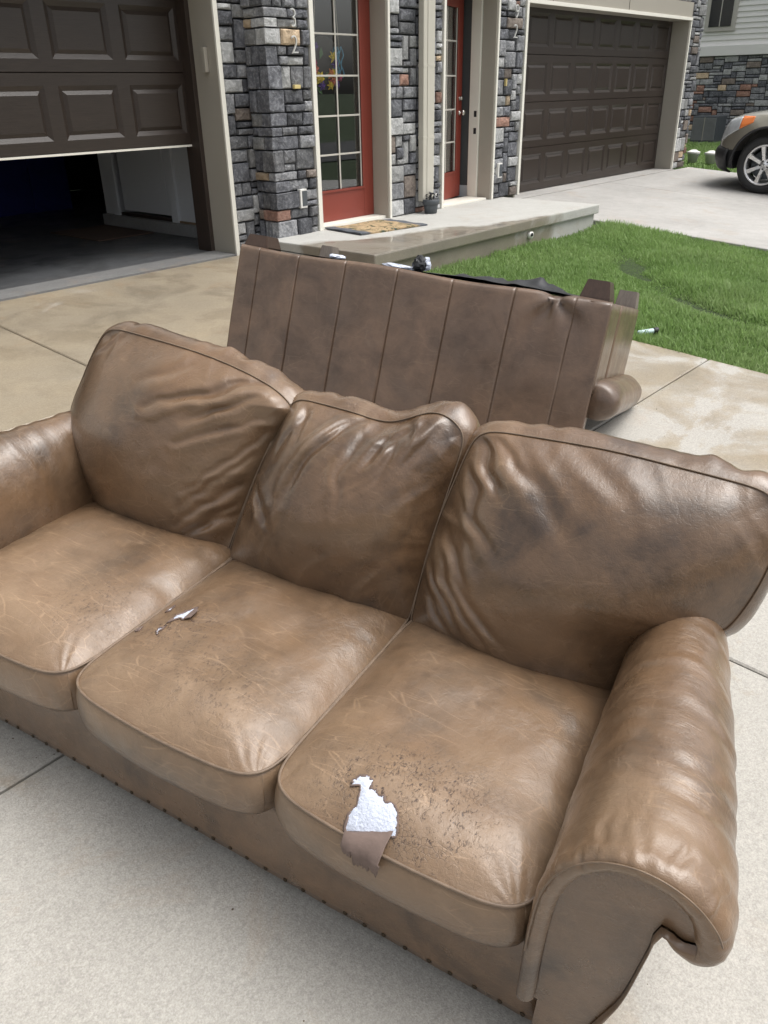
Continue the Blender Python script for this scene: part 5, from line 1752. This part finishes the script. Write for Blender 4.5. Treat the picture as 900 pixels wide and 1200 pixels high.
# lamps follow the nose corner
def lamp(mirror):
    def pt(y, f, off=0.006):
        pts = car_section(y)
        P = np.array(pts)
        L_ = np.concatenate([[0], np.cumsum(np.linalg.norm(np.diff(P, axis=0), axis=1))])
        zt = P[:, 1].max()
        # position by height fraction on the flank
        zz = np.interp(f, [0, 1], [pts[3][1] - 0.02, pts[6][1] - 0.012])
        px = np.interp(zz, P[:7, 1], P[:7, 0]) + off
        x = CW / 2 - px if not mirror else CW / 2 + px
        return (x, y + off, zz)
    root = empty('headlight', (0, 0, 0), parent=car)
    def patch(name, ya, yb, f0a, f1a, f0b, f1b, mat, off):
        V, F = [], []
        nn_, kk = 12, 6
        for i in range(nn_ + 1):
            q = i / nn_
            for j in range(kk + 1):
                f = (f0a * (1 - q) + f0b * q) + ((f1a * (1 - q) + f1b * q) - (f0a * (1 - q) + f0b * q)) * j / kk
                V.append(pt(ya + (yb - ya) * q, f, off))
        for i in range(nn_):
            for j in range(kk):
                a = i * (kk + 1) + j
                F.append((a, a + 1, a + kk + 2, a + kk + 1))
        o = mesh_obj(name, V, F, mat, root, True)
        o.modifiers.new('t', 'SOLIDIFY').thickness = 0.012
    patch('lens', 0.44, 0.71, 0.35, 0.98, -0.10, 0.95, M['lamp_clear'], 0.008)
    patch('turn_signal', 0.27, 0.438, 0.62, 0.90, 0.36, 0.98, M['amber'], 0.008)
lamp(False)
lamp(True)
# wheels
def make_wheel():
    w = empty('wheel', (0, 0, 0), parent=car)
    RT, RW = 0.365, 0.255
    prof = [(RW + 0.004, -0.10), (RW + 0.02, -0.118), (RT - 0.05, -0.122), (RT - 0.012, -0.105), (RT, -0.075), (RT, 0.075), (RT - 0.012, 0.105), (RT - 0.05, 0.122), (RW + 0.02, 0.118), (RW + 0.004, 0.10)]
    V, F = lathe_geo(prof + prof[:1], 64, False)
    mesh_obj('tyre', V, F, M['tyre'], w, True, None, fix=True)
    prof = [(RW + 0.006, 0.10), (RW + 0.003, 0.108), (RW - 0.016, 0.100), (RW - 0.026, 0.06), (RW - 0.03, -0.09), (RW + 0.004, -0.10)]
    V, F = lathe_geo(prof + prof[:1], 64, False)
    mesh_obj('rim', V, F, M['alloy'], w, True, None, fix=True)
    lathe('brake_disc', [(0.19, 0.0), (0.19, 0.02), (0.05, 0.022)], M['grey_plastic'], w, 32)
    for k in range(7):
        a = 2 * math.pi * k / 7 + 0.25
        bm = bmesh.new()
        r0, r1 = 0.045, RW - 0.018
        vs = []
        for r_, hw, zf, zb in ((r0, 0.030, 0.070, 0.03), (0.12, 0.026, 0.086, 0.05), (r1, 0.036, 0.096, 0.06)):
            vs.append([bm.verts.new((r_, -hw, zb)), bm.verts.new((r_, hw, zb)), bm.verts.new((r_, hw * 0.75, zf)), bm.verts.new((r_, -hw * 0.75, zf))])
        for p0, p1 in zip(vs, vs[1:]):
            for j in range(4): bm.faces.new((p0[j], p0[(j + 1) % 4], p1[(j + 1) % 4], p1[j]))
        bm.faces.new(vs[0]); bm.faces.new(vs[-1])
        bmesh.ops.recalc_face_normals(bm, faces=bm.faces)
        bmesh.ops.rotate(bm, cent=(0, 0, 0), matrix=Matrix.Rotation(a, 3, 'Z'), verts=bm.verts)
        bm_obj('spoke', bm, M['alloy'], w)
    lathe('hub', [(0.075, 0.03), (0.072, 0.066), (0.062, 0.074), (0.036, 0.076), (0.034, 0.084), (0.002, 0.087)], M['alloy'], w, 28)
    for k in range(5):
        a = 2 * math.pi * k / 5 + 0.5
        lathe('lug_nut', [(0.011, 0.060), (0.011, 0.078), (0.006, 0.080)], M['black_plastic'], w, 10, (0.054 * math.cos(a), 0.054 * math.sin(a), 0))
    bm = bmesh.new()
    add_box(bm, (-0.013, -0.012, 0.086), (-0.008, 0.012, 0.0895))
    add_box(bm, (0.008, -0.012, 0.086), (0.013, 0.012, 0.0895))
    add_box(bm, (-0.008, -0.002, 0.086), (0.008, 0.002, 0.0890))
    bm_obj('cap_emblem', bm, M['grey_plastic'], w)
    return w
wh = make_wheel()
spots = [(0.135, 0.0, -1), (0.135, -2.70, -1), (CW - 0.135, 0.0, 1), (CW - 0.135, -2.70, 1)]
for k, (x, y, sg) in enumerate(spots):
    o = wh if k == 0 else copy_tree(wh, car)
    o.location = (x, y, 0.365)
    o.rotation_euler = (0, sg * math.pi / 2, 0)

# ------------------------------------------------------------------ the house across, its air conditioner, two tubs
far = empty('neighbour_house', (22.6, 8, 0), 'pale sided house on a stone base, far behind the car', 'house')
def fbx(name, lo, hi, mat, bev=0.0, parent=far):
    o = box(name, lo, hi, mat, parent, bev)
    o.location = tuple(-a for a in far.location) if parent is far else (0, 0, 0)
    return o
fbx('foundation_wall', (22.62, -2, -0.4), (30, 16, 1.85), M['mortar'])
fbx('upper_wall', (22.62, -2, 2.05), (30, 16, 7.0), M['siding'])
fbx('band_board', (22.50, -2.05, 1.84), (30, 16.05, 2.06), M['siding'], 0.01)
for k in range(20):
    z = 2.062 + k * 0.115
    V = [(22.60, -2, z + 0.115), (22.60, 16, z + 0.115), (22.575, 16, z), (22.575, -2, z), (22.618, -2, z), (22.618, 16, z)]
    b_ = mesh_obj('siding_board', V, [(0, 1, 2, 3), (3, 2, 5, 4)], M['siding'], far)
    b_.location = tuple(-a for a in far.location)
wf_ = fbx('window', (22.535, 8.32, 2.36), (22.58, 9.06, 3.85), M['muntin'], 0.006)
for (za, zb) in ((2.46, 3.08), (3.13, 3.75)):
    p1_ = box('pane', (22.520, 8.42, za), (22.533, 8.96, zb), M['tint'], wf_)
    box('muntin', (22.512, 8.68, za), (22.5195, 8.70, zb), M['muntin'], wf_)
rg_ = random.Random(21)
V, F, mi = [], [], []
for (x, z, w, h) in pack(7.5, 2.2, rg_, 0.068, 5, 2):
    if x > 7.49: continue
    sV, sF = stone_mesh(w - 0.014, h - 0.014, 0.05 + rg_.uniform(-.015, .02), rg_)
    b0 = len(V)
    V += [(22.62 + b, 12.6 - (x + a), z - 0.36 + c) for a, b, c in sV]
    F += [tuple(b0 + i for i in f) for f in sF]
    mi += [rg_.choices(range(6), [0.30, 0.27, 0.28, 0.05, 0.04, 0.06])[0]] * len(sF)
me = bpy.data.meshes.new('stone_veneer')
me.from_pydata(V, [], F)
for m_ in M['stone']: me.materials.append(m_)
me.polygons.foreach_set('material_index', mi)
sv_ = link_mesh('stone_veneer', me, None, far)
sv_.location = tuple(-a for a in far.location)
sv_['kind'] = 'stuff'
rv = [(22.1, -2.5, 7.0), (30.5, -2.5, 7.0), (30.5, 16.5, 7.0), (22.1, 16.5, 7.0), (26.3, -2.5, 10), (26.3, 16.5, 10)]
ro = mesh_obj('roof', rv, [(0, 3, 5, 4), (1, 4, 5, 2), (0, 4, 1), (3, 2, 5), (0, 1, 2, 3)], M['roof'], far)
ro.location = tuple(-a for a in far.location)

ac = empty('air_conditioner', (21.6, 8.22, 0.0), 'grey louvred air conditioner unit against the far stone wall', 'air conditioner')
box('cabinet', (-0.30, -0.30, -0.02), (0.30, 0.30, 0.56), M['grey_plastic'], ac, 0.02)
box('pad', (-0.38, -0.38, -0.06), (0.38, 0.38, -0.021), M['curb'], ac, 0.01)
lm = None
for k in range(22):
    o = box('louvre', (-0.316, -0.275 + k * 0.0255, 0.03), (-0.302, -0.262 + k * 0.0255, 0.52), M['steel'] if False else plain('louvre_grey', (0.27, 0.275, 0.28), 0.5) if lm is None else lm, ac)
    lm = o.data.materials[0]
box('corner_post', (-0.318, -0.005, 0.02), (-0.301, 0.012, 0.53), M['trim'], ac)
for (x, y, lab) in ((15.50, 6.10, 'white plastic tub on the far lawn, nearer the garage pier'), (15.40, 5.74, 'white plastic tub on the far lawn, nearer the car')):
    b_ = empty('tub', (x, y, 0.0), lab, 'tub', 'white tubs on the far lawn')
    lathe('bucket', [(0.075, 0.0), (0.10, 0.14), (0.112, 0.145), (0.112, 0.158)], M['white_plastic'], b_, 24)
    lathe('lid', [(0.112, 0.159), (0.116, 0.162), (0.114, 0.178), (0.085, 0.184), (0.04, 0.21), (0.01, 0.212)], M['white_plastic'], b_, 24)
    tube('bail', [(0.112 * math.cos(a), 0.114 * math.sin(a), 0.145 - 0.05 * abs(math.cos(a)) - 0.0) for a in np.linspace(-2.2, -0.9, 9)], 0.004, M['grey_plastic'], b_, 6)
